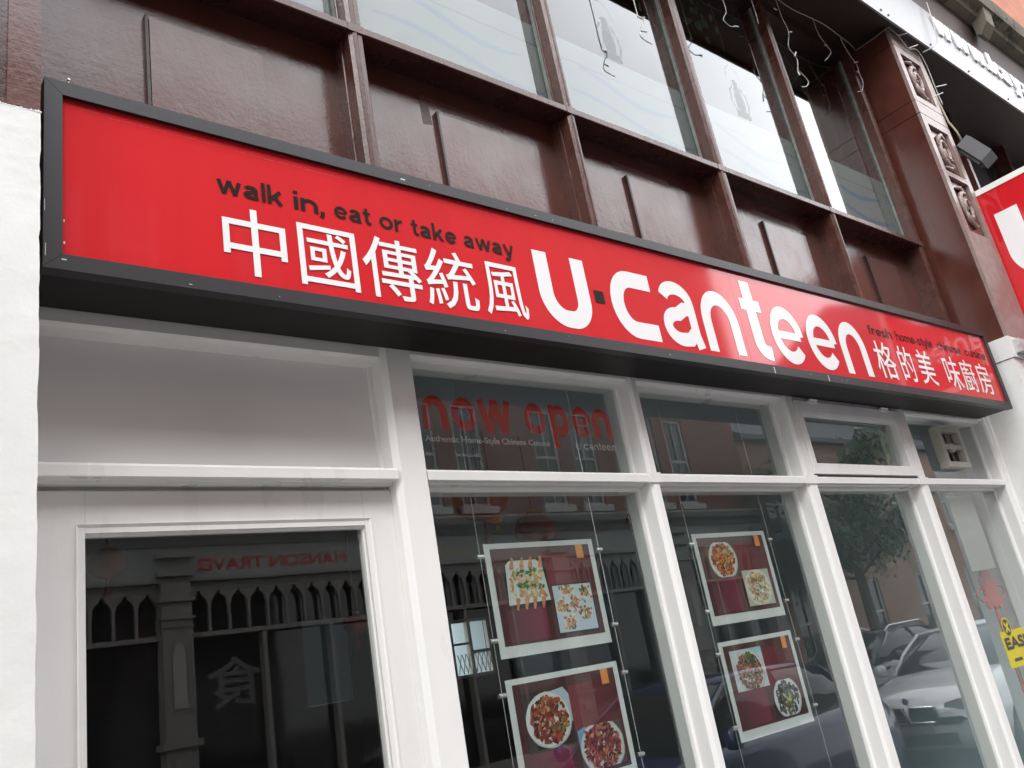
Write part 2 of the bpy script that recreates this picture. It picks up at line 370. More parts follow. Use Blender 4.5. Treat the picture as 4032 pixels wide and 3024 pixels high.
box('jamb', 0.325, 0.362, -0.004, 0.14, 0, 2.66, WHITE, SF)
# transom with a small drip moulding
def transom(x0, x1, y0=-0.005):
    bm = new_bm()
    add_prism(bm, [(y0, 2.190), (y0, 2.215), (y0 + .006, 2.222), (GY - .012, 2.226), (GY - .004, 2.236), (GY + .05, 2.236), (GY + .05, 2.172), (GY - .004, 2.172), (GY - .010, 2.182), (.032, 2.182), (.030, 2.188), (y0 + .004, 2.188)], x0, x1, 'x')
    return obj('transom', bm, WHITE, SF, bev=0.0012)
transom(0.35, 1.2905); transom(1.396, 2.358, 0.003); transom(2.402, 3.374, 0.003); transom(3.444, 4.420, 0.003); transom(4.489, 5.475, 0.003)
for a, b in MX: box('transom_joint', a - .010, b + .010, -0.005, 0.05, 2.186, 2.223, WHITE, SF, bev=0.005)
bm = new_bm(); add_prism(bm, [(.010, 2.700), (.010, 2.590), (.030, 2.586), (.034, 2.578), (GY - .006, 2.574), (GY + .05, 2.574), (GY + .05, 2.700)], 1.394, 5.476, 'x'); obj('head_rail', bm, WHITE, SF, bev=0.001)
bm = new_bm(); add_prism(bm, [(.018, 2.700), (.018, 2.572), (.030, 2.563), (GY + .02, 2.558), (GY + .02, 2.700)], 0.36, 1.292, 'x'); obj('head_rail', bm, WHITE, SF, bev=0.001)
box('overdoor_panel', 0.36, 1.292, GY, GY + 0.03, 2.20, 2.60, pm('white_panel_paint', (0.78, 0.77, 0.76), 0.42, bump=((14, 14, 14), 0.06, 0.004), var=0.02, vscale=4), SF)
box('stall_riser', 1.394, 5.476, 0.02, 0.12, 0.0, 0.42, WHITE, SF); box('sill', 1.385, 5.48, -0.05, 0.14, 0.42, 0.47, WHITE, SF, bev=0.006)
bays = [(1.394, 2.360), (2.400, 3.376), (3.442, 4.422), (4.487, 5.476)]
PANES = {}
for i, (a, b) in enumerate(bays):
    PANES['lo', i] = pane('window_pane', a, b, 0.465, 2.182, GY, SF)
    if i != 2: PANES['up', i] = pane('window_pane', a, b, 2.226, 2.58, GY, SF)
# the top-hung casement
bm = new_bm(); add_box(bm, 3.444, 4.420, -0.004, 0.050, 2.232, 2.280); CA = obj('casement', bm, WHITE, SF, bev=0.003); CA['label'] = 'top-hung casement with two small hinges in the white transom light'
box('stile', 3.444, 3.484, -0.0035, 0.0505, 2.2805, 2.580, WHITE, CA, 0.003); box('stile', 4.352, 4.420, -0.0035, 0.0505, 2.2805, 2.580, WHITE, CA, 0.003)
box('rail', 3.4845, 4.3515, -0.003, 0.050, 2.527, 2.580, WHITE, CA, 0.003)
bm = new_bm(); add_prism(bm, [(.0, 2.5275), (.0, 2.518), (.030, 2.512), (.034, 2.5275)], 3.4845, 4.3515, 'x'); obj('bead', bm, WHITE, CA)
pane('pane', 3.4845, 4.3515, 2.281, 2.527, 0.034, CA)
for x in (3.60, 4.26):
    bm = new_bm(); add_box(bm, x - .034, x + .034, -0.010, 0.004, 2.574, 2.586); add_tube(bm, [(x - .03, -.010, 2.587), (x + .03, -.010, 2.587)], 0.005, 8); obj('hinge', bm, WHITE, CA)
# door
DOOR = box('door', 0.362, 0.489, 0.050, 0.095, 0.02, 2.170, WHITE, SF, 0.003); DOOR['label'] = 'white glazed entrance door'
box('stile', 1.198, 1.2915, 0.050, 0.095, 0.02, 2.170, WHITE, DOOR, 0.003)
box('rail', 0.4895, 1.1975, 0.0505, 0.0945, 2.073, 2.170, WHITE, DOOR, 0.003); box('rail', 0.4895, 1.1975, 0.0505, 0.0945, 0.02, 0.30, WHITE, DOOR, 0.003)
pane('pane', 0.489, 1.198, 0.30, 2.073, 0.076, DOOR)
def bead(pts_outer, pts_inner):
    bm = new_bm(); o = [bm.verts.new(p) for p in pts_outer]; i = [bm.verts.new(p) for p in pts_inner]
    bm.faces.new((o[0], o[1], i[1], i[0])); b = [bm.verts.new((p.co.x, .0755, p.co.z)) for p in (o[0], o[1], i[1], i[0])]
    bm.faces.new(b[::-1]); q = [o[0], o[1], i[1], i[0]]
    for k in range(4): bm.faces.new((q[k], b[k], b[(k + 1) % 4], q[(k + 1) % 4]))
    return obj('bead', bm, WHITE, DOOR)
ox0, ox1, oz0, oz1 = .470, 1.216, .282, 2.092; ix0, ix1, iz0, iz1 = .492, 1.194, .304, 2.066
yo, yi = .0455, .064
bead([(ox0, yo, oz1), (ox1, yo, oz1)], [(ix0, yi, iz1), (ix1, yi, iz1)]); bead([(ox0, yo, oz0), (ox1, yo, oz0)], [(ix0, yi, iz0), (ix1, yi, iz0)])
bead([(ox0, yo, oz0), (ox0, yo, oz1)], [(ix0, yi, iz0), (ix0, yi, iz1)]); bead([(ox1, yo, oz0), (ox1, yo, oz1)], [(ix1, yi, iz0), (ix1, yi, iz1)])
bm = new_bm(); add_tube(bm, [(1.245, .05, .95), (1.245, -.005, .95), (1.245, -.005, 1.25), (1.245, .05, 1.25)], 0.011, 10); obj('handle', bm, pm('steel', (0.5, 0.5, 0.5), 0.3, metal=1.0), DOOR, smooth=True)

# lettering stuck on the inside of the pane
REDV = pm('red_window_vinyl', (0.58, 0.02, 0.022), 0.5); GREYV = pm('pale_window_vinyl', (0.60, 0.60, 0.57), 0.6)
S = 2.0885 / 2.1
GO = (0, GY + .0095, 0); UX, UZ, NR = (1, 0, 0), (0, 0, 1), (0, -1, 0)
up1 = PANES['up', 0]
for ch, a, b in (('n', 1.473, 1.572), ('o', 1.588, 1.687), ('w', 1.697, 1.839), ('o', 1.895, 1.991), ('p', 2.013, 2.104), ('e', 2.119, 2.212), ('n', 2.221, 2.318)):
    z0 = 1.6 + (2.3815 - 1.6) * S; xh = (2.4985 - 2.3815) * S
    bm = word_bm(ch, a * S, b * S, z0, xh, 0.285, GO, UX, UZ, NR, logo=True); obj('letter', bm, REDV, up1)
zz = lambda z: 1.6 + (z - 1.6) * S
obj('slogan', font_bm('Authentic Home-Style Chinese Cuisine', 1.473 * S, 1.99 * S, zz(2.336), zz(2.363), GO, UX, UZ, NR, fat=0.0007), GREYV, up1)
bm = word_bm('U', 2.115 * S, 2.139 * S, zz(2.335), .021, 0.2, GO, UX, UZ, NR, logo=True); word_bm('C', 2.152 * S, 2.176 * S, zz(2.335), .021, 0.2, GO, UX, UZ, NR, bm=bm); word_bm('anTeen', 2.181 * S, 2.318 * S, zz(2.335), .021, 0.2, GO, UX, UZ, NR, logo=True, gap=.14, bm=bm)
obj('logo', bm, GREYV, up1)

# ================================================================== SIGN BOX
SG = thing('fascia_sign', 'long red lightbox sign with white lettering in a charcoal metal frame above the shop windows', 'sign', (2.9, -0.1, 2.6))
SX0, SX1, SZ0, SZ1, SY = 0.352, 5.425, 2.592, 3.088, -0.195
FW = 0.038
def frame_bar(pts, nm='frame_bar'):
    bm = new_bm(); add_prism(bm, pts, SY - .004, SY + .03, 'y'); return obj(nm, bm, ALU, SG, bev=0.0015)
g = .0006
frame_bar([(SX0, SZ1), (SX1, SZ1), (SX1 - FW - g, SZ1 - FW), (SX0 + FW + g, SZ1 - FW)])
frame_bar([(SX0, SZ0), (SX1, SZ0), (SX1 - FW - g, SZ0 + FW), (SX0 + FW + g, SZ0 + FW)])
frame_bar([(SX0, SZ0 + g), (SX0 + FW, SZ0 + FW + g), (SX0 + FW, SZ1 - FW - g), (SX0, SZ1 - g)])
frame_bar([(SX1, SZ0 + g), (SX1 - FW, SZ0 + FW + g), (SX1 - FW, SZ1 - FW - g), (SX1, SZ1 - g)])
box('side_panel', SX0 + .002, SX0 + .006, SY + .031, -0.006, SZ0 + .004, SZ1 - .004, ALU, SG, 0); box('side_panel', SX1 - .006, SX1 - .002, SY + .031, -0.006, SZ0 + .004, SZ1 - .004, ALU, SG, 0)
box('top_panel', SX0 + .007, SX1 - .007, SY + .031, -0.006, SZ1 - .006, SZ1 - .002, ALU, SG, 0)
for a, b in ((SX0 + .007, 1.42), (1.4215, 2.868), (2.8695, SX1 - .007)):
    box('soffit_panel', a, b, SY + .031, -0.002, SZ0 + .003, SZ0 + .008, SOFF, SG, 0.0008)
RY = SY + .008
for a, b in ((SX0 + .02, 2.9085), (2.9095, SX1 - .02)):
    box('red_panel', a, b, RY, RY + .005, SZ0 + .02, SZ1 - .02, RED, SG, 0)
bm = new_bm()
for x, dz in ((3.03, 0), (3.44, 0)): add_box(bm, x, x + .005, SY - .0048, SY - .0035, SZ0 + .002, SZ0 + .030)
o = obj('scratch', bm, pm('bare_metal', (0.55, 0.55, 0.55), 0.4, metal=0.3), SG); o['kind'] = 'stuff'
# small bare-metal chips along the frame
bm = new_bm(); rr = random.Random(3)
for k in range(26):
    x = rr.uniform(SX0 + .1, SX1 - .1); top = rr.random() < .5
    z = (SZ1 - rr.uniform(.001, .03)) if top else SZ0 + rr.uniform(.0, .03)
    l = rr.uniform(.002, .009)
    bm.faces.new([bm.verts.new((x + dx, SY - .0043, z + dz)) for dx, dz in ((0, 0), (l, -.0006), (l * .9, .0012), (l * .2, .0016))])
for (x, z, l, h) in ((.354, 2.73, .001, .03), (.392, 2.71, .002, .006), (.392, 2.655, .003, .006), (.356, 2.62, .0015, .03), (1.31, 3.064, .016, .004), (.388, 2.615, .01, .003)):
    bm.faces.new([bm.verts.new((x + dx, SY - .0044, z + dz)) for dx, dz in ((0, 0), (l, 0), (l, h), (0, h))])
o = obj('paint_chip', bm, MATS['bare_metal'], SG); o['kind'] = 'stuff'
bm = new_bm(); rg = random.Random(9)
for (xa, xb, z) in ((.41, .47, 3.030), (.49, .78, 3.026), (.80, 1.12, 3.022), (1.5, 1.75, 3.031), (2.25, 2.6, 3.034)):
    n = 8
    for k in range(n):
        u0, u1 = xa + (xb - xa) * k / n, xa + (xb - xa) * (k + .8) / n; h = rg.uniform(.0006, .0016); dz = rg.uniform(-.001, .001)
        bm.faces.new([bm.verts.new(p) for p in ((u0, RY - .0007, z + dz), (u1, RY - .0007, z + dz), (u1, RY - .0007, z + dz + h), (u0, RY - .0007, z + dz + h))])
o = obj('scuff', bm, pm('scuffed_red', (0.60, 0.06, 0.07), .6), SG); o['kind'] = 'stuff'
SO = (0, RY, 0)
for wd, a, b in (('walk', .747, .926), ('in,', .957, 1.047), ('eat', 1.077, 1.193), ('or', 1.221, 1.301), ('take', 1.330, 1.494), ('away', 1.522, 1.722)):
    obj('word', word_bm(wd, a, b, 2.8835, 0.0415, 0.245, SO, UX, UZ, NR), LETK, SG)
for ch, a, b, z0, z1 in (('中', .755, .922, 2.658, 2.851), ('國', .958, 1.130, 2.660, 2.843), ('傳', 1.149, 1.338, 2.657, 2.851), ('統', 1.356, 1.541, 2.657, 2.852), ('風', 1.570, 1.738, 2.661, 2.845)):
    obj('character', font_bm(ch, a, b, z0, z1, SO, UX, UZ, NR, fat=0.0009), LETW, SG)
for ch, a, b in (('U', 1.803, 2.037), ('C', 2.146, 2.371), ('a', 2.408, 2.634), ('n', 2.650, 2.884), ('T', 2.936, 3.076), ('e', 3.115, 3.352), ('e', 3.389, 3.628), ('n', 3.662, 3.893)):
    obj('letter', word_bm(ch, a, b, 2.6575, 0.2735, 0.232 if ch not in 'aeT' else {'a': 0.205, 'e': 0.215, 'T': 0.24}[ch], SO, UX, UZ, NR, logo=True), LETW, SG)
bm = new_bm(); bm.faces.new([bm.verts.new((x, RY - .0012, z)) for x, z in ((2.062, 2.774), (2.110, 2.774), (2.110, 2.822), (2.062, 2.822))]); obj('square_dot', bm, LETK, SG)
for wd, a, b in (('fresh', 3.979, 4.215), ('home-style', 4.258, 4.655), ('chinese', 4.715, 5.005), ('cuisine', 5.055, 5.335)):
    obj('word', word_bm(wd, a, b, 2.8935, 0.0375, 0.22, SO, UX, UZ, NR), LETK, SG)
for ch, a, b, z0, z1 in (('格', 3.965, 4.150, 2.664, 2.860), ('的', 4.205, 4.345, 2.668, 2.860), ('美', 4.400, 4.570, 2.668, 2.862), ('味', 4.705, 4.880, 2.666, 2.860), ('廚', 4.905, 5.075, 2.668, 2.860), ('房', 5.105, 5.275, 2.668, 2.858)):
    obj('character', font_bm(ch, a, b, z0, z1, SO, UX, UZ, NR, fat=0.0008), LETW, SG)
bm = new_bm(); add_tube(bm, [(.405, -.19, 3.088), (.4055, -.19, 3.103)], .0016, 6); add_tube(bm, [(.4055, -.19, 3.102), (.4055, -.19, 3.106)], .004, 8); obj('screw', bm, MATS['bare_metal'], SG)

# ================================================================== FIRST FLOOR (brown)
UF = thing('upper_window_front', 'brown painted timber window front with raised panels above the red sign', 'window front', (3.0, 0.05, 2.62))
UM = [(1.333, 1.385), (2.368, 2.404), (3.393, 3.449), (4.424, 4.467), (5.500, 5.545)]
def umull(x0, x1):
    bm = new_bm(); d = .115
    pts = [(x0 - .004, d), (x0 - .004, .062), (x0, .060), (x0, .010), (x0 + .012, 0), (x1 - .004, 0), (x1, .004), (x1, .060), (x1 + .004, .062), (x1 + .004, d), (x1, .18), (x0, .18)]
    add_prism(bm, pts, 2.67, 5.42)
    o = obj('mullion', bm, BROWNW, UF, bev=0.0015)
    b2 = new_bm(); add_prism(b2, [(x0 + .0125, -.0015), ((x0 + x1) / 2, -.004), ((x0 + x1) / 2 + .004, -.0015)], 2.68, 5.40); obj('bead', b2, BROWNW, o)
    return o
for a, b in UM: umull(a, b)
xs = [0.333] + [v for p in UM for v in p]
ubays = [(0.333, 1.333), (1.385, 2.368), (2.404, 3.393), (3.449, 4.424), (4.467, 5.500)]
raised = [(0.692, 1.048), (1.752, 2.104), (2.795, 3.135), (3.850, 4.243), (4.922, 5.28)]
FILM = pm('frosted_film', (0.125, 0.145, 0.145), 0.75, var=0.05, vscale=4)
BLUEF = pm('blue_wave_print', (0.02, 0.085, 0.16), 0.7)
for i, ((a, b), (ra, rb)) in enumerate(zip(ubays, raised)):
    p = box('panel', a, b, .115, .135, 2.66, 3.81, BROWN, UF, 0)
    bm = new_bm()   # fielded panel, hand painted: slightly uneven corners
    j = lambda: random.uniform(-.003, .003)
    pts = [(ra + j(), 2.85), (rb + j(), 2.85), (rb + j(), 3.662 + j()), (ra + j(), 3.662 + j())]
    add_prism(bm, pts, .101, .1155, 'y'); obj('raised_field', bm, BROWN, p, bev=0.004)
    bm = new_bm(); add_prism(bm, [(ra - .012, 2.85), (ra - .003, 2.85), (ra - .004, 3.668), (ra - .013, 3.666)], .0985, .1155, 'y'); obj('moulding', bm, BROWND, p, bev=0.002)  # dark strip standing in for the dark reflection on the field's left edge
    s = new_bm(); add_prism(s, [(-.004, 3.803), (-.004, 3.830), (.004, 3.836), (.078, 3.842), (.115, 3.842), (.115, 3.806), (.05, 3.800), (.0, 3.800)], a + .001, b - .001, 'x'); obj('sill', s, BROWNW, UF, bev=0.0015)
    box('cross_joint', b - .006, UM[i][1] + .006, -.0055, .04, 3.799, 3.832, BROWNW, UF, 0.004)
    wp = pane('window_pane', a + .004, b - .004, 3.842, 5.36, GY, UF, GLASSU)
    box('head_rail', a + .001, b - .001, .03, .115, 5.34, 5.42, BROWND, UF)
    fl = box('frosted_film', a + .004, b - .004, GY + .0075, GY + .0085, 3.842, 4.335, FILM, wp, 0)
    box('film_strip', a + .004, b - .004, GY + .0068, GY + .0073, 4.213, 4.222, pm('dark_tape', (0.05, 0.06, 0.06), 0.6), wp, 0)
    for (z0, ph, thk, xa, xb) in ((4.02, 0.2, .030, .12, .98), (4.17, 0.9, .036, .22, .90)):
        bm = new_bm(); n = 24; va = []
        for k in range(n + 1):
            u = k / n; x = a + (b - a) * (xa + (xb - xa) * u); zc = z0 + .035 * math.sin(u * 5.2 + ph + i * .35) - .05 * u; t = thk * math.sin(math.pi * min(1, u * .9 + .08)) ** .7
            va.append((bm.verts.new((x, GY + .0066, zc - t / 2)), bm.verts.new((x, GY + .0066, zc + t / 2))))
        for k in range(n): bm.faces.new((va[k][0], va[k + 1][0], va[k + 1][1], va[k][1]))
        obj('blue_wave', bm, BLUEF, wp)
    # putty line at the right of each pane
    box('putty', b - .012, b - .0045, GY - .014, GY - .0005, 3.845, 5.34, pm('putty', (0.20, 0.23, 0.21), 0.7, var=0.3, vscale=30), wp, 0)
    if i in (1, 2, 3):   # strips of duller paint left where an old board was taken off
        DULL = pm('dull_brown_paint', lin(80, 50, 43), 0.42, bump=((40, 40, 40), .3, .003), var=.2, vscale=14)
        bm = new_bm(); add_prism(bm, [(ra - .075, 3.700), (rb - .02, 3.692), (rb - .03, 3.724), (ra - .065, 3.736)], .1143, .1155, 'y'); obj('paint_patch', bm, DULL, p)
        if i == 1: bm = new_bm(); add_prism(bm, [(ra - .072, 3.60), (ra - .030, 3.61), (ra - .034, 3.6995), (ra - .074, 3.6995)], .1143, .1155, 'y'); obj('paint_patch', bm, DULL, p)
# second small frame seen at the top of the first bay
box('mullion', 1.055, 1.075, -.002, .07, 3.845, 5.34, BROWNW, UF, 0.002)

# timber soffit and the white upper fascia
bm = new_bm(); add_box(bm, -0.6, 9.5, -0.319, 0.30, 5.42, 5.50); SOFB = tag(obj('soffit_board', bm, pm('soffit_timber', lin(50, 38, 33), 0.5, bump=((4, 60, 60), 0.25, 0.004), var=0.25, vscale=3), bev=0.004), 'dark brown timber soffit under the white web-address fascia', 'soffit')
FA = thing('upper_fascia', 'pale grey fascia board with raised white web address lettering', 'sign', (4.5, -0.36, 5.31))
FAM = pm('fascia_white', (0.25, 0.25, 0.26), 0.35, var=0.03, vscale=2)
for a, b in ((-0.6, 3.1), (3.1015, 6.05), (6.0515, 9.5)): box('board', a, b, -.333, -.3195, 5.376, 5.825, FAM, FA, 0.002)
FO = (0, -.3455, 0); LW = pm('white_acrylic_letter', (0.90, 0.90, 0.90), 0.3)
bm = word_bm('www.kaya', 6.343, 8.213, 5.631, 0.1475, 0.33, FO, UX, UZ, NR, gap=.10)
vv = bmesh.ops.extrude_face_region(bm, geom=bm.faces[:]); bmesh.ops.translate(bm, verts=[e for e in vv['geom'] if isinstance(e, bmesh.types.BMVert)], vec=(0, .0135, 0))
obj('lettering', bm, LW, FA)
for x in (4.75, 5.30, 5.40, 6.009, 6.637, 7.375, 8.1):
    bm = new_bm(); add_lathe(bm, [(.009, 0), (.009, -.004), (.005, -.007)], (x * 1.0165, -.3335, 5.417), 10, 'y'); obj('screw', bm, pm('dull_screw', (0.12, 0.12, 0.12), 0.5), FA)
bm = new_bm(); add_prism(bm, [(-.298, 5.826), (-.315, 5.86), (-.345, 6.085), (.05, 6.085), (.05, 5.826)], -.6, 9.5, 'x'); obj('frieze_board', bm, pm('frieze_brown', lin(74, 58, 52), 0.6, bump=((3, 50, 50), 0.3, 0.004), var=0.2, vscale=4), FA)
STONE = pm('weathered_stone', lin(104, 98, 84), 0.85, bump=((18, 18, 18), 0.4, 0.01), var=0.3, vscale=5, stains=(lin(60, 58, 48), 4, 0.55))
CN = thing('stone_cornice', 'weathered grey stone cornice with brackets over the web-address fascia', 'cornice', (4.5, -0.3, 6.09))
bm = new_bm(); add_prism(bm, [(-.36, 6.09), (-.42, 6.10), (-.44, 6.15), (-.50, 6.17), (-.52, 6.28), (-.10, 6.34), (.05, 6.34), (.05, 6.09)], -.6, 12, 'x'); obj('moulding', bm, STONE, CN, bev=0.005)
for x in (2.2, 4.6, 7.25, 9.6):
    bm = new_bm(); add_prism(bm, [(-.365, 5.96), (-.40, 5.94), (-.47, 6.02), (-.485, 6.165), (-.365, 6.165)], x, x + .16, 'x'); obj('bracket', bm, STONE, CN, bev=0.006)
# brick wall above the cornice
def brickmat(name, c1, c2, mort, sx=1.0):
    m = bpy.data.materials.new(name); m.use_nodes = True; MATS[name] = m; t = m.node_tree; b = t.nodes['Principled BSDF']; b.inputs['Roughness'].default_value = 0.85
    g = t.nodes.new('ShaderNodeNewGeometry'); sp = t.nodes.new('ShaderNodeSeparateXYZ'); cb = t.nodes.new('ShaderNodeCombineXYZ')
    t.links.new(g.outputs['Position'], sp.inputs[0]); t.links.new(sp.outputs['X'], cb.inputs['X']); t.links.new(sp.outputs['Z'], cb.inputs['Y'])
    br = t.nodes.new('ShaderNodeTexBrick'); br.inputs['Scale'].default_value = 1.0; br.inputs['Brick Width'].default_value = 0.225; br.inputs['Row Height'].default_value = 0.075; br.inputs['Mortar Size'].default_value = 0.006
    br.inputs['Color1'].default_value = (*c1, 1); br.inputs['Color2'].default_value = (*c2, 1); br.inputs['Mortar'].default_value = (*mort, 1)
    bp = t.nodes.new('ShaderNodeBump'); bp.inputs['Strength'].default_value = 0.6; bp.inputs['Distance'].default_value = 0.006; bp.invert = True
    n = t.nodes.new('ShaderNodeTexNoise'); n.inputs['Scale'].default_value = 2.5; n.inputs['Detail'].default_value = 6
    mm = t.nodes.new('ShaderNodeMixRGB'); mm.blend_type = 'MULTIPLY'; mm.inputs[0].default_value = 0.5
    t.links.new(g.outputs['Position'], n.inputs['Vector']); t.links.new(cb.outputs[0], br.inputs['Vector'])
    t.links.new(br.outputs['Color'], mm.inputs[1]); t.links.new(n.outputs[0], mm.inputs[2]); t.links.new(mm.outputs[0], b.inputs['Base Color'])
    t.links.new(br.outputs['Fac'], bp.inputs['Height']); t.links.new(bp.outputs[0], b.inputs['Normal'])
    return m
BRO = brickmat('orange_brick', (0.55, 0.17, 0.08), (0.46, 0.13, 0.06), (0.36, 0.22, 0.16))
bm = new_bm(); add_box(bm, -.6, 12, -.06, .3, 6.34, 10.5); tag(obj('brick_wall', bm, BRO), 'orange brick wall rising above the stone cornice', 'wall')
bm = new_bm(); add_tube(bm, [(8.32, -.12, 6.30), (8.32, -.12, 8.5)], .022, 10); tag(obj('drain_pipe', bm, WHITE, smooth=True), 'thin white pipe running up the orange brick wall', 'pipe')

# ================================================================== PILASTERS
def jag_strip(x0, x1, z0, z1, y0, y1, n=70, amp=.0022, seed=1):
    rg = random.Random(seed); pts = [(x0, z0)]
    k = [0] * 3
    for i in range(n + 1):
        z = z0 + (z1 - z0) * i / n
        pts.append((x1 + rg.gauss(0, amp * .5) + amp * .6 * math.sin(i * .7 + seed), z))
    pts.append((x0, z1)); bm = new_bm(); add_prism(bm, pts, y0, y1, 'y'); return bm
LP = thing('left_pilaster', 'lumpy pilaster painted white below and brown above, left of the red sign', 'pilaster', (0.1, -0.1, 0))
PY = -0.262
bm = jag_strip(-.6, .3315, 0, 2.937, PY + .010, .30, 150, .0008, 3); o = obj('shaft', bm, WHITEP, LP, bev=0.002)
for (a, b) in ((2.655, 2.937), (2.155, 2.205), (1.0, 1.05)):   # raised rails between sunk panels
    box('rail', -.6, .262, PY, PY + .011, a, b, WHITEP, LP, 0.004)
o = obj('border', jag_strip(.262, .3335, 0, 2.9375, PY, PY + .0115, 150, .0011, 5), WHITEP, LP, bev=0.002)
bm = jag_strip(-.6, .3300, 2.9385, 5.42, PY + .010, .30, 150, .0008, 8); obj('shaft', bm, BROWN, LP, bev=0.002)
obj('border', jag_strip(.268, .3325, 2.939, 5.42, PY, PY + .0115, 150, .001, 9), BROWN, LP, bev=0.002)
bm = jag_strip(.246, .252, 2.97, 5.42, PY - .002, PY + .0115, 60, .001, 10); obj('bead', bm, BROWNW, LP)
# ragged brush line where the white paint meets the brown
bm = new_bm(); rg = random.Random(4); x = -.1
while x < .333:
    wd = rg.uniform(.003, .009); h = rg.uniform(.0005, .004) + .003 * math.sin(x * 40)
    bm.faces.new([bm.verts.new(p) for p in ((x, PY - .0008, 2.935), (x + wd, PY - .0008, 2.935), (x + wd * .7, PY - .0008, 2.937 + h * .8), (x + wd * .4, PY - .0008, 2.937 + h))]); x += wd * .8
obj('brush_edge', bm, WHITEP, LP)

RP = thing('right_pilaster', 'carved brown pilaster over a white base at the right end of the red sign', 'pilaster', (5.8, -0.1, 0))
bm = jag_strip(5.562, 6.02, 0, 2.905, PY + .004, .30, 80, .001, 12); obj('base', bm, WHITEP, RP, bev=0.006)
bm = new_bm(); add_prism(bm, [(5.556, PY - .008), (6.03, PY - .008), (6.03, .3), (5.556, .3)], 2.909, 3.045); obj('cap', bm, WHITEP, RP, bev=0.006)
box('cap_moulding', 5.60, 6.03, PY - .045, PY - .0085, 2.935, 3.02, pm('dirty_stone_paint', (0.45, 0.44, 0.43), 0.6, var=0.3, vscale=25), RP, 0.012)
X0, X1 = 5.598, 6.025
blocks = [(3.046, 4.700), (4.704, 4.806), (4.810, 5.278), (5.282, 5.42)]
for a, b in blocks: box('shaft', X0, X1, PY + .022, .30, a, b, BROWN, RP, 0.0025)
FACE = pm('pilaster_face_skylit', lin(142, 122, 116), 0.38, bump=[((60, 60, 60), 0.35, 0.003)], var=0.22, vscale=20)  # brown front face lightened: sky brightness put into its colour
def face_frame(z0, z1, pz0, pz1):
    for (a, b, c, d) in ((X0 + .001, X0 + .062, z0, z1), (X1 - .066, X1 - .001, z0, z1), (X0 + .0625, X1 - .0665, z0, pz0), (X0 + .0625, X1 - .0665, pz1, z1)):
        box('carved_frame', a, b, PY, PY + .0215, c, d, FACE, RP, 0.003)
face_frame(4.811, 5.277, 4.862, 5.222); face_frame(4.245, 4.699, 4.262, 4.632); face_frame(3.75, 4.243, 3.80, 4.222)
for a, b in ((4.705, 4.805), (5.283, 5.418), (3.047, 3.749)): box('carved_frame', X0 + .001, X1 - .001, PY, PY + .0215, a, b, FACE, RP, 0.003)
def scroll(zc, flip=1):
    bm = new_bm(); cx = (X0 + X1) / 2; pts = []; rads = []
    for k in range(60):
        t = k / 59; a = t * 2 * math.pi * 1.35 + 1.2; r = .085 - .055 * t
        pts.append((cx + r * math.cos(a) * .95, PY + .012 - .006 * t, zc + flip * r * math.sin(a) * 1.35)); rads.append(.017 - .006 * t)
    add_tube(bm, pts, rads, 7)
    add_tube(bm, [(cx - .07, PY + .012, zc - flip * .03), (cx - .05, PY + .008, zc - flip * .10), (cx + .02, PY + .010, zc - flip * .145), (cx + .085, PY + .014, zc - flip * .12)], [.012, .017, .015, .008], 7)
    add_tube(bm, [(cx + .03, PY + .012, zc + flip * .10), (cx - .02, PY + .008, zc + flip * .145), (cx - .085, PY + .012, zc + flip * .135)], [.010, .015, .007], 7)
    for dx, dz in ((-.06, .06), (.07, .05), (.0, -.005)): add_lathe(bm, [(.018, .012), (.014, -.002), (.004, -.008)], (cx + dx, PY + .01, zc + flip * dz), 10, 'y')
    obj('scroll_ornament', bm, FACE, RP, smooth=True)
scroll(5.042); scroll(4.447, -1); scroll(4.012)
# next bay of the building beyond the carved pilaster
NB = thing('neighbour_window_front', 'dark brown window front of the next bay beyond the carved pilaster', 'window front', (7.8, 0.1, 0))
DKG = pm('dark_pane', (0.02, 0.02, 0.022), 0.08)
box('wall', 6.03, 9.5, .16, .30, 0, 5.42, BROWND, NB, 0)
for x in (6.05, 7.15, 8.25, 9.35): box('mullion', x, x + .05, 0.02, .158, 3.05, 5.42, BROWNW, NB)
for x in (6.10, 7.20, 8.30): box('pane', x + .001, x + 1.049, .12, .128, 3.86, 5.40, DKG, NB, 0); box('sill', x + .001, x + 1.049, .03, .158, 3.80, 3.84, BROWNW, NB)
box('shop_wall', 6.03, 9.5, .05, .159, 0, 3.04, WHITEP, NB, 0)

# ================================================================== BLADE SIGN
BS = thing('blade_sign', 'projecting red sign with a white border and large white letter u beside the carved pilaster', 'sign', (6.08, -0.6, 2.95))
BX, BY0, BY1, BZ0, BZ1 = 6.042, -0.215, -1.02, 2.93, 4.190
box('panel', BX + .001, BX + .079, BY1 + .02, BY0 - .02, BZ0 + .02, BZ1 - .02, RED, BS, 0)
WB = pm('white_sign_border', (0.78, 0.77, 0.73), 0.45, var=0.05, vscale=12)
for (a, b, c, d) in ((BY0 - .040, BY0, BZ0, BZ1), (BY1, BY1 + .040, BZ0, BZ1), (BY1 + .0405, BY0 - .0405, BZ1 - .040, BZ1), (BY1 + .0405, BY0 - .0405, BZ0, BZ0 + .040)):
    box('border', BX - .004, BX + .084, a, b, c, d, WB, BS, 0.003)
BO = (BX + .0008, BY0, 0); BUX, BNR = (0, -1, 0), (-1, 0, 0)
obj('letter', word_bm('U', .100, .640, 3.43, .545, .235, BO, BUX, UZ, BNR, logo=True), LETW, BS)
bm = word_bm('C', .075, .175, 3.16, .125, .21, BO, BUX, UZ, BNR); word_bm('anTeen', .190, .735, 3.16, .125, .215, BO, BUX, UZ, BNR, logo=True, gap=.14, bm=bm); obj('lettering', bm, LETW, BS)
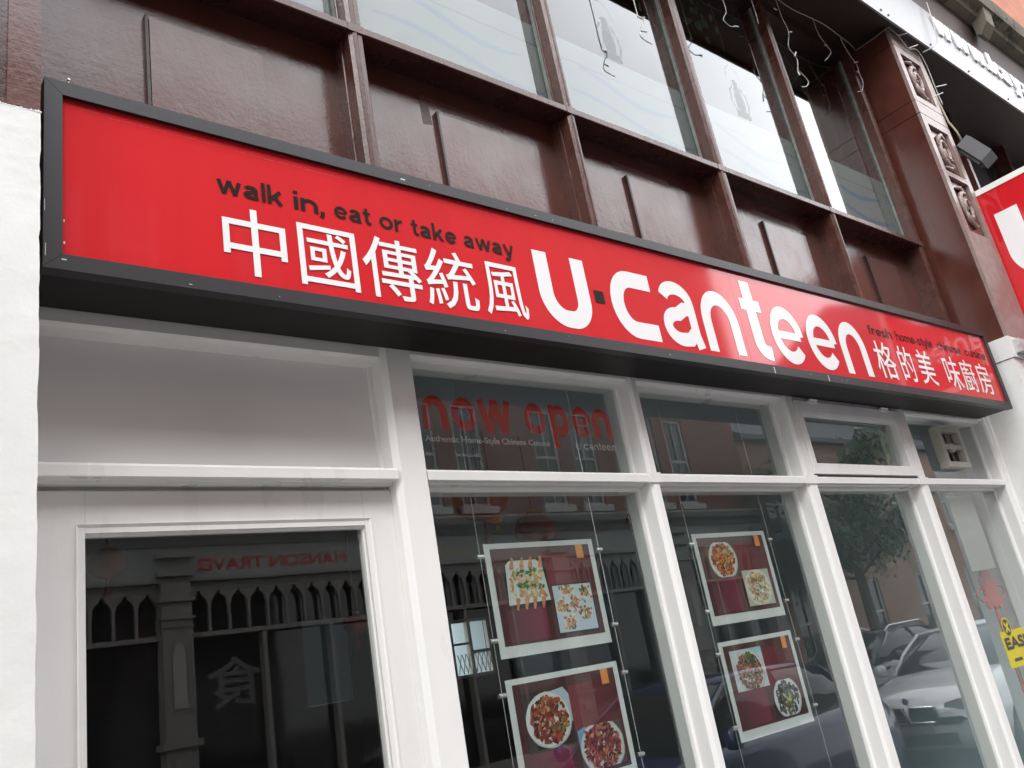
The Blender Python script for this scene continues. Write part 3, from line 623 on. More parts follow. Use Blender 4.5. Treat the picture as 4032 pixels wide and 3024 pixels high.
box('bracket', 6.028, 6.041, -.245, -.205, 3.06, 4.02, ALU, BS)
for z in (3.2, 3.9): box('bracket', 6.026, 6.10, -.204, -.15, z, z + .04, ALU, BS)

# ================================================================== ROOMS BEHIND THE GLASS
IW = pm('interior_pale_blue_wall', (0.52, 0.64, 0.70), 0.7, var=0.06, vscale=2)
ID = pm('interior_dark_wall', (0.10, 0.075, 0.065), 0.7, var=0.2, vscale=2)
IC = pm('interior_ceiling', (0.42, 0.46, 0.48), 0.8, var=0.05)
def sbox(name, x0, x1, y0, y1, z0, z1, m):
    bm = new_bm(); add_box(bm, x0, x1, y0, y1, z0, z1); return struct(name, bm, m)
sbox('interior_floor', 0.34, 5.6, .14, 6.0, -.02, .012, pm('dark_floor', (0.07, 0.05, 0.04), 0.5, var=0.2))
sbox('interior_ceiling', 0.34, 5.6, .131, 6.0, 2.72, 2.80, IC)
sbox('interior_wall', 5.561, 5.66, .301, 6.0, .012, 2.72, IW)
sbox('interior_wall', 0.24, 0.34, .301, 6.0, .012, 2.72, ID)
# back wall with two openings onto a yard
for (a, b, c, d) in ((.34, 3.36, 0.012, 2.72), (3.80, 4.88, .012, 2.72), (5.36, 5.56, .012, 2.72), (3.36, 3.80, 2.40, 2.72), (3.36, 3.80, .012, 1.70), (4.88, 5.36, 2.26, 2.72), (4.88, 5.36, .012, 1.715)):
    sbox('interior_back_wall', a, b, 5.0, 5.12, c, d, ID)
sbox('yard_wall', 1.0, 9.0, 8.0, 8.2, -.14, 3.4, pm('yard_render', (0.62, 0.68, 0.68), 0.8, var=0.1))
BWN = thing('back_window', 'small bright rear window with a folding lattice grille, seen through the first shop window', 'window', (5.12, 5.05, 1.715))
PF = pm('cream_frame', (0.62, 0.60, 0.52), 0.5)
for (a, b, c, d) in ((4.881, 4.91, 1.716, 2.259), (5.33, 5.359, 1.716, 2.259), (5.09, 5.13, 1.746, 2.229)): box('frame', a, b, 5.02, 5.07, c, d, PF, BWN)
for (c, d) in ((1.716, 1.745), (2.23, 2.259)): box('frame', 4.9105, 5.3295, 5.02, 5.07, c, d, PF, BWN)
box('glazing_bar', 4.9105, 5.0895, 5.02, 5.06, 2.02, 2.04, PF, BWN); box('glazing_bar', 5.1305, 5.3295, 5.02, 5.06, 1.93, 1.96, PF, BWN)
for k in range(8):
    x = 4.915 + k * .052
    for s in (-1, 1):
        bm = new_bm(); add_tube(bm, [(x if s > 0 else x + .05, 5.0 + s * .004, 1.75), (x + .05 if s > 0 else x, 5.0 + s * .004, 1.93)], .004, 5); obj('grille_bar', bm, PF, BWN)
bm = new_bm(); add_box(bm, 3.361, 3.799, 5.03, 5.04, 1.701, 2.399); BL = tag(obj('roller_blind', bm, pm('blind', (0.45, 0.55, 0.58), 0.8)), 'pale blue blind in the rear doorway, seen through the entrance door', 'blind')
# door-side poster/menu silhouettes and furniture are lost in the dark; two long tables are just readable
for nm, x, lab in (('dining_table', 2.0, 'dark dining table deep inside the restaurant near the entrance'), ('dining_table', 3.9, 'dark dining table deep inside the restaurant near the lattice window')):
    t = thing(nm, lab, 'table', (x, 3.2, .012), 'dining tables')
    box('table_top', x - .6, x + .6, 2.85, 3.55, .72, .76, pm('table_wood', (0.06, 0.035, 0.025), 0.35), t, .004)
    for sx in (-.52, .52):
        for sy in (-.28, .28): box('leg', x + sx - .025, x + sx + .025, 3.2 + sy - .025, 3.2 + sy + .025, .013, .7195, MATS['table_wood'], t)
# paper lanterns hanging from the ceiling
RL = pm('red_paper', (0.15, 0.008, 0.007), 0.6, var=0.12, vscale=8); GOLD = pm('gold_trim', (0.45, 0.26, 0.06), 0.5)
def lantern(x, y, z, r, label):
    t = thing('paper_lantern', label, 'lantern', (x, y, z), 'red paper lanterns inside the restaurant')
    bm = new_bm(); n = 12; prof = []
    for k in range(n + 1):
        a = -80 + 160 * k / n; prof.append((r * math.cos(R(a)) * (1 + .02 * (k % 2)), r * .85 * math.sin(R(a))))
    add_lathe(bm, prof, (x, y, z), 24); obj('body', bm, RL if r > .04 else pm('orange_paper', (0.45, 0.12, 0.02), .6), t, smooth=True)
    bm = new_bm(); add_lathe(bm, [(r * .3, r * .82), (r * .3, r * .95)], (x, y, z), 14); obj('collar', bm, GOLD, t)
    bm = new_bm(); add_tube(bm, [(x, y, z + r * .95), (x, y, 2.72)], .003, 5); obj('cord', bm, MATS['dull_screw'], t)
    bm = new_bm(); add_tube(bm, [(x, y, z - r * .84), (x, y, z - r * 1.25)], .006, 6); add_tube(bm, [(x, y, z - r * 1.25), (x, y, z - r * 1.8)], [.008, .016], 8); obj('tassel', bm, GOLD if r < .04 else RL, t)
lantern(2.36, 1.0, 2.405, .128, 'large red paper lantern half hidden behind the transom of the now open window')
lantern(2.69, 1.05, 2.255, .098, 'dim red paper lantern hanging over the prawn poster')
lantern(2.41, .98, 2.300, .030, 'tiny orange pendant ball on a cord below the large red lantern')
lantern(3.50, 1.1, 2.30, .085, 'red paper lantern showing in the corner of the second shop window')
lantern(0.86, 1.3, 2.25, .066, 'dim red paper lantern behind the left edge of the door glass')
lantern(1.775, 1.2, 1.93, .052, 'dim red paper lantern behind the right edge of the door glass')
# first floor room
sbox('upper_floor', .34, 5.6, .131, 5.0, 2.801, 2.9, ID); sbox('upper_ceiling', .34, 5.6, .131, 5.0, 5.425, 5.5, pm('upper_ceiling_paint', lin(96, 62, 40), 0.7, var=.2))
sbox('upper_back_wall', .24, 5.66, 5.0, 5.1, 2.801, 5.5, ID); sbox('upper_side_wall', 5.561, 5.66, .301, 5.0, 2.801, 5.424, ID); sbox('upper_side_wall', .24, .34, .301, 5.0, 2.801, 5.424, ID)

def tintmat(name, col, op):
    m = bpy.data.materials.new(name); m.use_nodes = True; t = m.node_tree; t.nodes.clear()
    o = t.nodes.new('ShaderNodeOutputMaterial'); mix = t.nodes.new('ShaderNodeMixShader'); mix.inputs[0].default_value = op
    tr = t.nodes.new('ShaderNodeBsdfTransparent'); d = t.nodes.new('ShaderNodeBsdfDiffuse'); d.inputs[0].default_value = (*col, 1)
    t.links.new(tr.outputs[0], mix.inputs[1]); t.links.new(d.outputs[0], mix.inputs[2]); t.links.new(mix.outputs[0], o.inputs[0]); return m
DEC = tintmat('lantern_decal', (0.16, 0.17, 0.17), 0.17)
def hurricane(x, z, label):
    bm = new_bm(); y = GY - .0015
    P2 = lambda q: Vector((x + q.x, y, z + q.y))
    def fill(pts): bm.faces.new([bm.verts.new((x + a, y, z + b)) for a, b in pts])
    fill([(-.062, 0), (.062, 0), (.066, .02), (.058, .048), (-.058, .048), (-.066, .02)])
    fill([(-.03, .0485), (.03, .0485), (.044, .09), (.040, .145), (.026, .185), (-.026, .185), (-.040, .145), (-.044, .09)])
    fill([(-.036, .1855), (.036, .1855), (.022, .21), (.022, .245), (.034, .25), (.010, .268), (-.010, .268), (-.034, .25), (-.022, .245), (-.022, .21)])
    for sg in (-1, 1): stroke_faces(bm, [(sg * .062, .0485), (sg * .078, .10), (sg * .072, .17), (sg * .037, .225)], .011, 0, P2)
    stroke_faces(bm, [(.068 * math.cos(R(a)), .27 + .10 * math.sin(R(a))) for a in range(0, 181, 15)], .003, 0, P2)
    tag(obj('lantern_decal', bm, DEC), label, 'decal', 'lantern prints on the upstairs panes')
hurricane(2.885, 4.335, 'faint grey oil lantern print on the second tall upstairs pane')
hurricane(3.952, 4.345, 'faint grey oil lantern print on the third tall upstairs pane')

# trailing foliage behind the upstairs glass
LEAF = pm('ivy_leaf', (0.07, 0.13, 0.035), 0.5, var=0.35, vscale=20)
def leaf(bm, p, s, rg):
    d = Vector((rg.uniform(-1, 1), rg.uniform(-.5, .5), rg.uniform(-1, .2))).normalized(); u = d.cross(Vector((0, 1, .3))).normalized(); n = d.cross(u)
    q = [p, p + d * s * .35 + u * s * .38 + n * s * .06, p + d * s * .75 + u * s * .24, p + d * s, p + d * s * .75 - u * s * .24, p + d * s * .35 - u * s * .38 + n * s * .06]
    bm.faces.new([bm.verts.new(v) for v in q])
def vine(x, y, z, n, ln, label, seed):
    rg = random.Random(seed); t = thing('trailing_plant', label, 'plant', (x, y, z - ln), 'trailing plants behind the upstairs glass')
    pts = [Vector((x + .05 * math.sin(k * .9 + seed), y + .03 * math.cos(k), z - ln * k / 8)) for k in range(9)]
    bm = new_bm(); add_tube(bm, pts, .004, 5); obj('stem', bm, pm('vine_stem', (0.08, 0.06, 0.03), 0.7), t)
    bm = new_bm()
    for k in range(n): leaf(bm, rg.choice(pts) + Vector((rg.gauss(0, .05), rg.gauss(0, .03), rg.gauss(0, .04))), rg.uniform(.04, .085), rg)
    obj('leaves', bm, LEAF, t)['kind'] = 'stuff'
vine(3.52, .22, 5.40, 26, .42, 'leafy green trailing plant at the top of the second tall upstairs pane', 1)
vine(3.60, .24, 4.92, 16, .42, 'small dusty trailing plant low beside the right mullion of the second upstairs pane', 2)
vine(4.03, .22, 5.42, 18, .28, 'short leafy sprig at the top of the third tall upstairs pane', 3)

# ================================================================== THINGS ON AND BEHIND THE SHOP GLASS
PCARD = pm('poster_white_border', (0.68, 0.68, 0.68), 0.5); ACR = glassmat('acrylic_sheet', tint=(0.97, 0.97, 0.97), two=0.6); CAPM = pm('satin_steel', (0.55, 0.55, 0.54), 0.35, metal=0.8)
PRINT = attrmat('printed_colours', 0.45)
class Print:
    """flat printed picture made of coloured patches; u,v in 0..1 of the sheet"""
    def __init__(s, x0, x1, z0, z1, y): s.bm = new_bm(); s.cl = s.bm.loops.layers.float_color.new('Col'); s.r = (x0, x1, z0, z1); s.y = y; s.k = 0
    def poly(s, uv, c):
        x0, x1, z0, z1 = s.r; s.k += 1; y = s.y - .0004 - .0000045 * s.k
        f = s.bm.faces.new([s.bm.verts.new((x0 + (x1 - x0) * u, y, z0 + (z1 - z0) * v)) for u, v in uv])
        for l in f.loops: l[s.cl] = (*[max(0, min(1, q)) for q in c], 1)
    def rect(s, a, b, c, d, col): s.poly([(a, c), (b, c), (b, d), (a, d)], col)
    def blob(s, cx, cy, rx, ry, col, rg, rot=0, n=10, rough=.25, clip=None):
        ca, sa = math.cos(rot), math.sin(rot); pts = []
        for k in range(n):
            a = 2 * math.pi * k / n; q = 1 + rg.uniform(-rough, rough); u = rx * math.cos(a) * q; v = ry * math.sin(a) * q
            pu, pv = cx + (u * ca - v * sa), cy + (u * sa + v * ca) * 1.36
            if clip: pu = min(max(pu, clip[0]), clip[1]); pv = min(max(pv, clip[2]), clip[3])
            pts.append((pu, pv))
        s.poly(pts, col)
def jit(c, rg, a=.35): f = 0.95 + rg.uniform(-a, a); return tuple(q * f * (1 + rg.uniform(-.12, .12)) for q in c)
def dish(p, clip, c, r, plate, pals, n, rg, size=(.012, .034), elong=1.8, oval=1.0, bgc=None):
    if bgc: p.rect(clip[0], clip[1], clip[2], clip[3], bgc)
    if plate:
        p.blob(c[0], c[1], r * 1.22 * oval, r * 1.16, jit(tuple(q * .75 for q in plate), rg, .02), rg, n=28, rough=.01, clip=clip)
        p.blob(c[0] - .004, c[1] + .006, r * 1.17 * oval, r * 1.10, plate, rg, n=28, rough=.01, clip=clip)
    size = (size[0] * .62, size[1] * .62); n = int(n * 2.6)
    for k in range(n):
        a = rg.uniform(0, 2 * math.pi); q = r * math.sqrt(rg.random()) * .98
        s1 = rg.uniform(*size); pal = rg.choice(pals)
        if rg.random() < .30: pal = tuple(v * .35 for v in pal)
        x, y = c[0] + q * oval * math.cos(a), c[1] + q * math.sin(a) * 1.3
        p.blob(x, y, s1 * rg.uniform(1, elong), s1, jit(pal, rg), rg, rot=rg.uniform(0, 3.14), n=7, rough=.35, clip=clip)
        if k % 3 == 0: p.blob(x - .003, y + .005, s1 * .35, s1 * .25, tuple(min(.8, v * 1.9 + .05) for v in pal), rg, n=5, clip=clip)
def poster(kind, x0, z0, label, lab2):
    x1, z1 = x0 + .474, z0 + .349; y = .130; rg = random.Random(kind + 11)
    t = thing('menu_poster', label, 'poster', (x0 + .237, y, z0), 'menu posters hung on wires behind the shop windows')
    box('sheet', x0, x1, y, y + .0015, z0, z1, PCARD, t, 0)
    pb = glass_part = None
    bm = new_bm(); fs = add_box(bm, x0 - .012, x1 + .012, y - .006, y - .003, z0 - .010, z1 + .006, 1); fs[2].material_index = 0; obj('acrylic_pocket', bm, [ACR, BACKP], t)
    p = Print(x0 + .022, x1 - .022, z0 + .034, z1 - .017, y - .0002)
    MAR = (0.115, 0.024, 0.030); MARL = (0.20, 0.022, 0.032); DRK = (0.030, 0.018, 0.016)
    p.rect(0, 1, 0, 1, (0.075, 0.024, 0.022))
    for k in range(12): p.rect(.44 + .04 * k, 1 if k == 11 else .48 + .04 * k, .44, .90, tuple(MARL[i] * (1 - k / 16) + (.07, .02, .018)[i] * (k / 16) for i in range(3)))
    for k in range(12): p.rect(.02 + .035 * k, .055 + .035 * k, .03, .46, tuple((.085, .022, .030)[i] * (1 - k / 13) + (.21, .02, .05)[i] * (k / 13) for i in range(3)))
    Wt = (.62, .62, .60)
    if kind == 0:
        p.rect(.08, .51, .36, .88, DRK); cl = (.08, .51, .34, .90)
        p.poly([(.10, .40), (.12, .82), (.16, .865), (.42, .865), (.475, .80), (.505, .42)], Wt)
        for k in range(90): p.blob(rg.uniform(.15, .46), rg.uniform(.48, .76), rg.uniform(.015, .035), .014, jit(rg.choice([(.55, .38, .20), (.62, .48, .32), (.5, .28, .10)]), rg, .25), rg, rot=rg.uniform(0, 3), n=7, clip=cl)
        for k in range(4):
            for s, yy in ((1, .79), (-1, .45)):
                cx = .185 + .085 * k + rg.uniform(-.012, .012)
                for q in range(5): p.blob(cx + s * .004 * q, yy + s * .022 * q, .024 - .003 * q, .017, jit((.60, .25, .12), rg, .25), rg, n=8, rough=.15, clip=(.08, .51, .33, .92))
                p.blob(cx + s * .02, yy + s * .11, .004, .006, (.06, .02, .01), rg, n=5, clip=(.08, .51, .33, .92))
        for cx, cy in ((.24, .73), (.28, .74), (.33, .735), (.38, .75), (.22, .60), (.26, .595), (.31, .59), (.36, .585), (.43, .57), (.29, .62)):
            for q in range(5): p.blob(cx + rg.gauss(0, .016), cy + rg.gauss(0, .014), .013, .009, jit((.03, .17, .04), rg, .5), rg, rot=rg.uniform(0, 3), n=6, clip=cl)
        cl = (.535, .935, .06, .56); p.rect(.525, .945, .03, .575, DRK); p.rect(cl[0], cl[1], cl[2], cl[3], (.52, .58, .66))
        for cx, cy in ((.68, .50), (.86, .47), (.60, .33), (.84, .25), (.66, .16), (.735, .36)):
            p.blob(cx, cy, .072, .066, (.62, .60, .62), rg, n=14, rough=.08, clip=cl)
            for k in range(46): p.blob(cx + rg.gauss(0, .026), cy + rg.gauss(0, .034), rg.uniform(.010, .020), .011, jit(rg.choice([(.45, .22, .06), (.5, .12, .05), (.40, .28, .12), (.62, .5, .3), (.08, .14, .04)]), rg, .4), rg, rot=rg.uniform(0, 3), n=6, clip=cl)
    elif kind == 1:
        cl = (.06, .51, .33, .90); p.rect(*cl[:2], *cl[2:], DRK); p.poly([(.33, .88), (.46, .90), (.505, .82), (.505, .55), (.40, .60)], (.42, .50, .58))
        dish(p, cl, (.285, .615), .172, (.66, .66, .66), [(.38, .06, .03), (.28, .045, .03), (.42, .11, .05), (.20, .03, .02), (.24, .05, .03), (.46, .28, .12)], 120, rg, (.012, .030), 2.2, 1.02)
        for k in range(5): p.blob(.40 + rg.gauss(0, .01), .55 + rg.gauss(0, .05), .022, .006, (.12, .26, .08), rg, rot=1.1, n=6, clip=cl)
        cl = (.52, .96, .04, .47); p.rect(*cl[:2], *cl[2:], (.10, .07, .06)); p.poly([(.52, .44), (.60, .47), (.60, .30), (.52, .22)], (.16, .32, .52))
        dish(p, cl, (.745, .245), .172, (.58, .58, .56), [(.28, .06, .05), (.36, .09, .06), (.20, .04, .05), (.42, .20, .10), (.30, .05, .09)], 150, rg, (.010, .026), 2.6, 1.05)
    elif kind == 2:
        cl = (.09, .55, .47, .93); p.rect(.09, .54, .47, .90, (.12, .07, .05))
        dish(p, cl, (.32, .70), .168, (.66, .64, .60), [(.62, .16, .03), (.55, .10, .02), (.66, .26, .05), (.40, .05, .02), (.62, .42, .14)], 150, rg, (.010, .024), 2.0, 1.0)
        for k in range(10): p.blob(.40 + rg.gauss(0, .03), .80 + rg.gauss(0, .025), .022, .004, (.34, .42, .12), rg, rot=rg.uniform(0, 3), n=6, clip=cl)
        cl = (.53, .94, .06, .53); p.rect(*cl[:2], *cl[2:], (.46, .44, .38))
        dish(p, cl, (.735, .285), .160, (.64, .62, .56), [(.62, .52, .36), (.56, .46, .34), (.52, .36, .12), (.66, .60, .50)], 70, rg, (.018, .040), 1.5, 1.05)
        for k in range(34): p.blob(.74 + rg.gauss(0, .05), .40 + rg.gauss(0, .035), .013, .008, jit(rg.choice([(.10, .24, .05), (.16, .30, .07), (.55, .22, .05)]), rg, .4), rg, rot=rg.uniform(0, 3), n=6, clip=cl)
    else:
        cl = (.07, .53, .44, .93); p.rect(*cl[:2], *cl[2:], (.58, .60, .62)); p.rect(.36, .53, .86, .93, (.30, .55, .62))
        dish(p, cl, (.30, .66), .175, (.62, .60, .60), [(.24, .15, .09), (.42, .28, .16), (.10, .06, .05), (.50, .10, .06), (.46, .36, .24), (.16, .10, .08)], 170, rg, (.009, .022), 2.4, .98)
        for k in range(14): p.blob(.31 + rg.gauss(0, .025), .84 + rg.gauss(0, .03), .013, .009, jit((.08, .24, .06), rg, .4), rg, n=6, clip=cl)
        cl = (.52, .95, .03, .47); p.rect(.52, .95, .03, .30, DRK)
        dish(p, cl, (.735, .245), .165, (.60, .62, .66), [(.07, .07, .05), (.12, .11, .07), (.05, .05, .04)], 60, rg, (.015, .034), 1.6, 1.0)
        for k in range(40): p.blob(.74 + rg.gauss(0, .035), .24 + rg.gauss(0, .055), .020, .005, jit(rg.choice([(.46, .40, .16), (.40, .36, .12), (.10, .20, .06)]), rg, .35), rg, rot=rg.uniform(.8, 2.6), n=6, clip=cl)
    p.rect(.85, .925, .845, 1.0, (.72, .27, .06))
    me = bpy.data.meshes.new('print'); p.bm.to_mesh(me); p.bm.free(); me.materials.append(PRINT)
    o = bpy.data.objects.new('print', me); COL.objects.link(o); o.parent = t; o.matrix_parent_inverse = Matrix.Translation(-t.location); o['label'] = lab2
    for sx in (x0 - .022, x1 + .022):
        for z in (z0 + .055, z1 - .04):
            bm = new_bm(); add_lathe(bm, [(.007, 0), (.007, .026)], (sx - .013, y - .0045, z), 10, 'x'); obj('clamp', bm, CAPM, t)
    return t
poster(0, 1.653, 1.670, 'menu poster with prawns on a square plate above filled scallop shells', 'printed photographs of prawns and of shells')
poster(1, 1.653, 1.260, 'menu poster with a red crab dish on a white oval plate, under the prawn poster', 'printed photographs of crab dishes')
poster(2, 2.667, 1.668, 'menu poster with orange stir fry above a pale fish soup', 'printed photographs of a stir fry and a soup')
poster(3, 2.667, 1.258, 'menu poster with clams above a dark broth bowl, under the orange stir fry poster', 'printed photographs of clams and of a broth')
for x, lab in ((1.631, 'thin steel wire left of the prawn poster'), (2.149, 'thin steel wire right of the prawn poster'), (2.645, 'thin steel wire left of the orange stir fry poster'), (3.163, 'thin steel wire right of the orange stir fry poster')):
    bm = new_bm(); add_tube(bm, [(x, .1255, .47), (x, .1255, 2.718)], .0011, 5); tag(obj('display_wire', bm, CAPM), lab, 'wire', 'poster hanging wires')

# extractor fan set in the fourth upper pane
FN = thing('extractor_fan', 'cream square extractor fan fitted in the upper window pane next to the white jamb', 'fan', (5.05, .07, 2.31))
FM = pm('cream_plastic', (0.44, 0.43, 0.36), 0.5, var=0.1, vscale=10); FD = pm('fan_dark', (0.05, 0.045, 0.04), 0.7)
fx0, fx1, fz0, fz1 = 4.880, 5.165, 2.300, 2.535
for (a, b, c, d) in ((fx0, fx1, fz1 - .030, fz1), (fx0, fx1, fz0, fz0 + .030), (fx0, fx0 + .035, fz0 + .0305, fz1 - .0305), (fx1 - .035, fx1, fz0 + .0305, fz1 - .0305)): box('housing', a, b, .030, .0795, c, d, FM, FN, .005)
box('back', fx0 + .0355, fx1 - .0355, .070, .0790, fz0 + .0305, fz1 - .0305, FD, FN, 0)
cx, cz = (fx0 + fx1) / 2, (fz0 + fz1) / 2
bm = new_bm(); add_box(bm, cx - .10, cx + .105, .034, .052, cz - .014, cz + .014); obj('crossbar', bm, FM, FN, bev=.004)
bm = new_bm(); add_lathe(bm, [(.030, 0), (.030, -.016), (.018, -.024)], (cx, .056, cz), 18, 'y'); obj('hub', bm, FM, FN)
for k in range(5):
    a = 2 * math.pi * k / 5; bm = new_bm()
    q = [(.03, -.012), (.085, -.03), (.092, .02), (.03, .012)]
    vs = [(cx + u * math.cos(a) - v * math.sin(a), .058 + v * .2, cz + u * math.sin(a) + v * math.cos(a)) for u, v in q]
    A = [bm.verts.new(v) for v in vs]; B = [bm.verts.new((v[0], v[1] + .002, v[2])) for v in vs]
    bm.faces.new(A); bm.faces.new(B[::-1])
    for i in range(4): bm.faces.new((A[i], B[i], B[(i + 1) % 4], A[(i + 1) % 4]))
    obj('blade', bm, pm('fan_blade', (0.16, 0.14, 0.12), 0.5), FN)

# red knot charm, paper notice and yellow sticker in the last window
KN = thing('knot_charm', 'red woven knot charm with a long ribbon hanging inside the last shop window', 'charm', (5.12, .16, 1.0), None)
KM = pm('red_cord', (0.42, 0.045, 0.04), 0.7, bump=((150, 150, 150), .5, .004))
kx, ky, kz = 5.14, .155, 1.615
bm = new_bm(); add_prism(bm, [(kx, kz - .095), (kx + .085, kz), (kx, kz + .095), (kx - .085, kz)], ky - .008, ky + .008, 'y'); obj('knot_body', bm, KM, KN, bev=.004)
for dx, dz in ((.06, .055), (-.06, .055), (.06, -.055), (-.06, -.055), (.03, .085), (-.03, .085)):
    bm = new_bm(); add_lathe(bm, [(.034, -.007), (.038, 0), (.034, .007)], (kx + dx, ky, kz + dz), 14, 'y'); obj('loop', bm, KM, KN)
for s in (-1, 1):
    bm = new_bm(); add_tube(bm, [(kx + s * (.12 + .05 * math.cos(R(a))), ky, kz + .035 * math.sin(R(a)) - .005) for a in range(0, 361, 20)], .006, 6); obj('side_loop', bm, KM, KN)
bm = new_bm(); add_box(bm, kx - .022, kx + .018, ky - .003, ky + .003, 1.03, kz - .09); obj('ribbon', bm, KM, KN)
bm = new_bm(); add_tube(bm, [(kx, ky, kz + .09), (kx, ky, 2.172)], .003, 5); obj('cord', bm, KM, KN)
bm = new_bm(); add_box(bm, 4.86, 5.17, .094, .0955, 1.735, 2.15); tag(obj('paper_notice', bm, pm('grey_paper_back', (0.30, 0.295, 0.29), 0.8, var=.05)), 'grey back of a paper notice taped inside the last shop window', 'notice')
ST = thing('delivery_sticker', 'yellow sticker with dark lettering and a round emblem on the last shop window', 'sticker', (5.08, GY, 1.21))
YEL = pm('yellow_vinyl', (0.62, 0.52, 0.02), 0.5); NAV = pm('dark_print', (0.05, 0.05, 0.06), 0.5)
sx0, sx1, sz0, sz1 = 4.895, 5.195, 1.225, 1.408
bm = new_bm(); add_box(bm, sx0, sx1, GY - .0012, GY - .0004, sz0, sz1); obj('backing', bm, YEL, ST)
bm = new_bm(); add_lathe(bm, [(.052, 0), (.052, .0008)], (5.0, GY - .0024, 1.425), 26, 'y'); obj('emblem', bm, YEL, ST)
bm = new_bm(); add_lathe(bm, [(.043, 0), (.043, .0005)], (5.0, GY - .0031, 1.425), 26, 'y'); obj('emblem_disc', bm, NAV, ST)
bm = new_bm()
for a in (45, 135):
    c, s = math.cos(R(a)), math.sin(R(a)); bm.faces.new([bm.verts.new((5.0 + u * c - v * s, GY - .0037 - a * 1e-6, 1.425 + u * s + v * c)) for u, v in ((-.034, -.008), (.034, -.008), (.034, .008), (-.034, .008))])
obj('emblem_cross', bm, YEL, ST)
obj('lettering', font_bm('EASI', sx0 + .03, sx1 - .02, 1.318, 1.372, (0, GY - .0014, 0), UX, UZ, NR, fat=.004), NAV, ST)
obj('small_print', font_bm('FOOD DELIVERY', sx0 + .04, sx1 - .02, 1.300, 1.306, (0, GY - .0014, 0), UX, UZ, NR), NAV, ST) if False else None
bm = new_bm(); add_box(bm, sx0 + .07, sx0 + .17, GY - .0020, GY - .0013, 1.252, 1.268); obj('print_bar', bm, NAV, ST)

# floodlight and cable beside the carved pilaster
FL = thing('floodlight', 'dark grey floodlight fixed beside the carved pilaster', 'floodlight', (6.1, -.3, 4.45))
M4 = Matrix.Translation((6.125, -.345, 4.485)) @ Matrix.Rotation(R(-28), 4, 'X') @ Matrix.Rotation(R(8), 4, 'Z')
def fbox(name, a, b, c, d, e, f, m, bev=.006):
    bm = new_bm(); add_box(bm, a, b, c, d, e, f); bevel(bm, bev); bm.transform(M4); return obj(name, bm, m, FL)
GM = pm('grey_casting', lin(88, 88, 90), 0.5, var=.1, vscale=20)
fbox('housing', -.075, .075, -.045, .045, -.11, .11, GM); fbox('lens', -.062, .062, -.051, -.0455, -.095, .095, pm('lamp_lens', (0.12, 0.13, 0.14), 0.15), .002)
for s in (-1, 1): fbox('fin', s * .03 - .004, s * .03 + .004, .0455, .065, -.09, .09, GM, .001)
bm = new_bm(); add_tube(bm, [(6.125, -.30, 4.50), (6.10, -.22, 4.53), (6.04, -.20, 4.54)], .012, 8); obj('arm', bm, GM, FL)
bm = new_bm(); add_tube(bm, [(6.10, -.29, 4.60), (6.08, -.285, 4.68), (6.045, -.27, 4.76), (6.04, -.26, 4.95), (6.04, -.25, 5.41)], .007, 7); tag(obj('power_cable', bm, pm('cream_cable', (0.40, 0.36, 0.26), .6), smooth=True), 'cream cable running up from the grey floodlight', 'cable')

# icicle string lights
WIRE = pm('clear_wire', (0.46, 0.44, 0.42), 0.4)
ic = thing('string_lights', 'unlit white icicle string lights hanging from the dark soffit in front of the upper windows', 'string lights', (4.2, -.05, 5.41))
def strand(pts, r=.0028, nm='strand'):
    # smooth the polyline a little
    P = [Vector(p) for p in pts]; out = []
    for i in range(len(P) - 1):
        p0, p1, p2, p3 = P[max(i - 1, 0)], P[i], P[i + 1], P[min(i + 2, len(P) - 1)]
        for k in range(5):
            t = k / 5; out.append(.5 * ((2 * p1) + (p2 - p0) * t + (2 * p0 - 5 * p1 + 4 * p2 - p3) * t * t + (3 * p1 - p0 - 3 * p2 + p3) * t ** 3))
    out.append(P[-1]); bm = new_bm(); add_tube(bm, out, r, 5); return obj(nm, bm, WIRE, ic, smooth=True)
Y = -.05
strand([(x, Y + .01 * math.sin(x * 7), 5.405 - .02 * abs(math.sin(x * 5))) for x in [2.4 + .18 * k for k in range(18)]] + [(5.58, -.02, 5.40)], .0035)
strand([(5.585, -.02, 5.40), (5.585, -.15, 5.395), (5.59, -.272, 5.405)], .003)
strand([(5.59, -.275, 5.405), (5.68, -.285, 5.36), (5.80, -.28, 5.30), (5.93, -.29, 5.33), (6.03, -.28, 5.24), (6.045, -.275, 5.05), (6.04, -.28, 4.90)], .003)
for pts in ([(4.537, 5.40), (4.537, 5.231), (4.559, 5.11), (4.49, 4.967), (4.546, 4.897), (4.499, 4.781)], [(4.499, 4.80), (4.56, 4.775), (4.593, 4.74), (4.55, 4.69), (4.485, 4.663)],
            [(4.986, 5.41), (4.986, 5.282), (5.047, 5.208), (5.083, 5.169), (5.02, 5.10), (4.939, 5.036)], [(5.328, 5.40), (5.328, 5.338), (5.382, 5.24), (5.43, 5.196), (5.418, 5.113), (5.422, 5.036), (5.36, 4.95), (5.274, 4.906)],
            [(3.864, 5.41), (3.866, 5.10), (3.865, 4.974), (3.815, 4.900), (3.805, 4.873), (3.855, 4.856), (3.932, 4.886)], [(4.20, 5.41), (4.21, 5.15), (4.20, 5.02)],
            [(2.987, 5.41), (2.99, 4.85), (2.987, 4.578), (2.986, 4.543), (3.023, 4.534), (2.980, 4.464), (2.967, 4.408), (3.038, 4.395)]):
    strand([(x, Y, z) for x, z in pts])
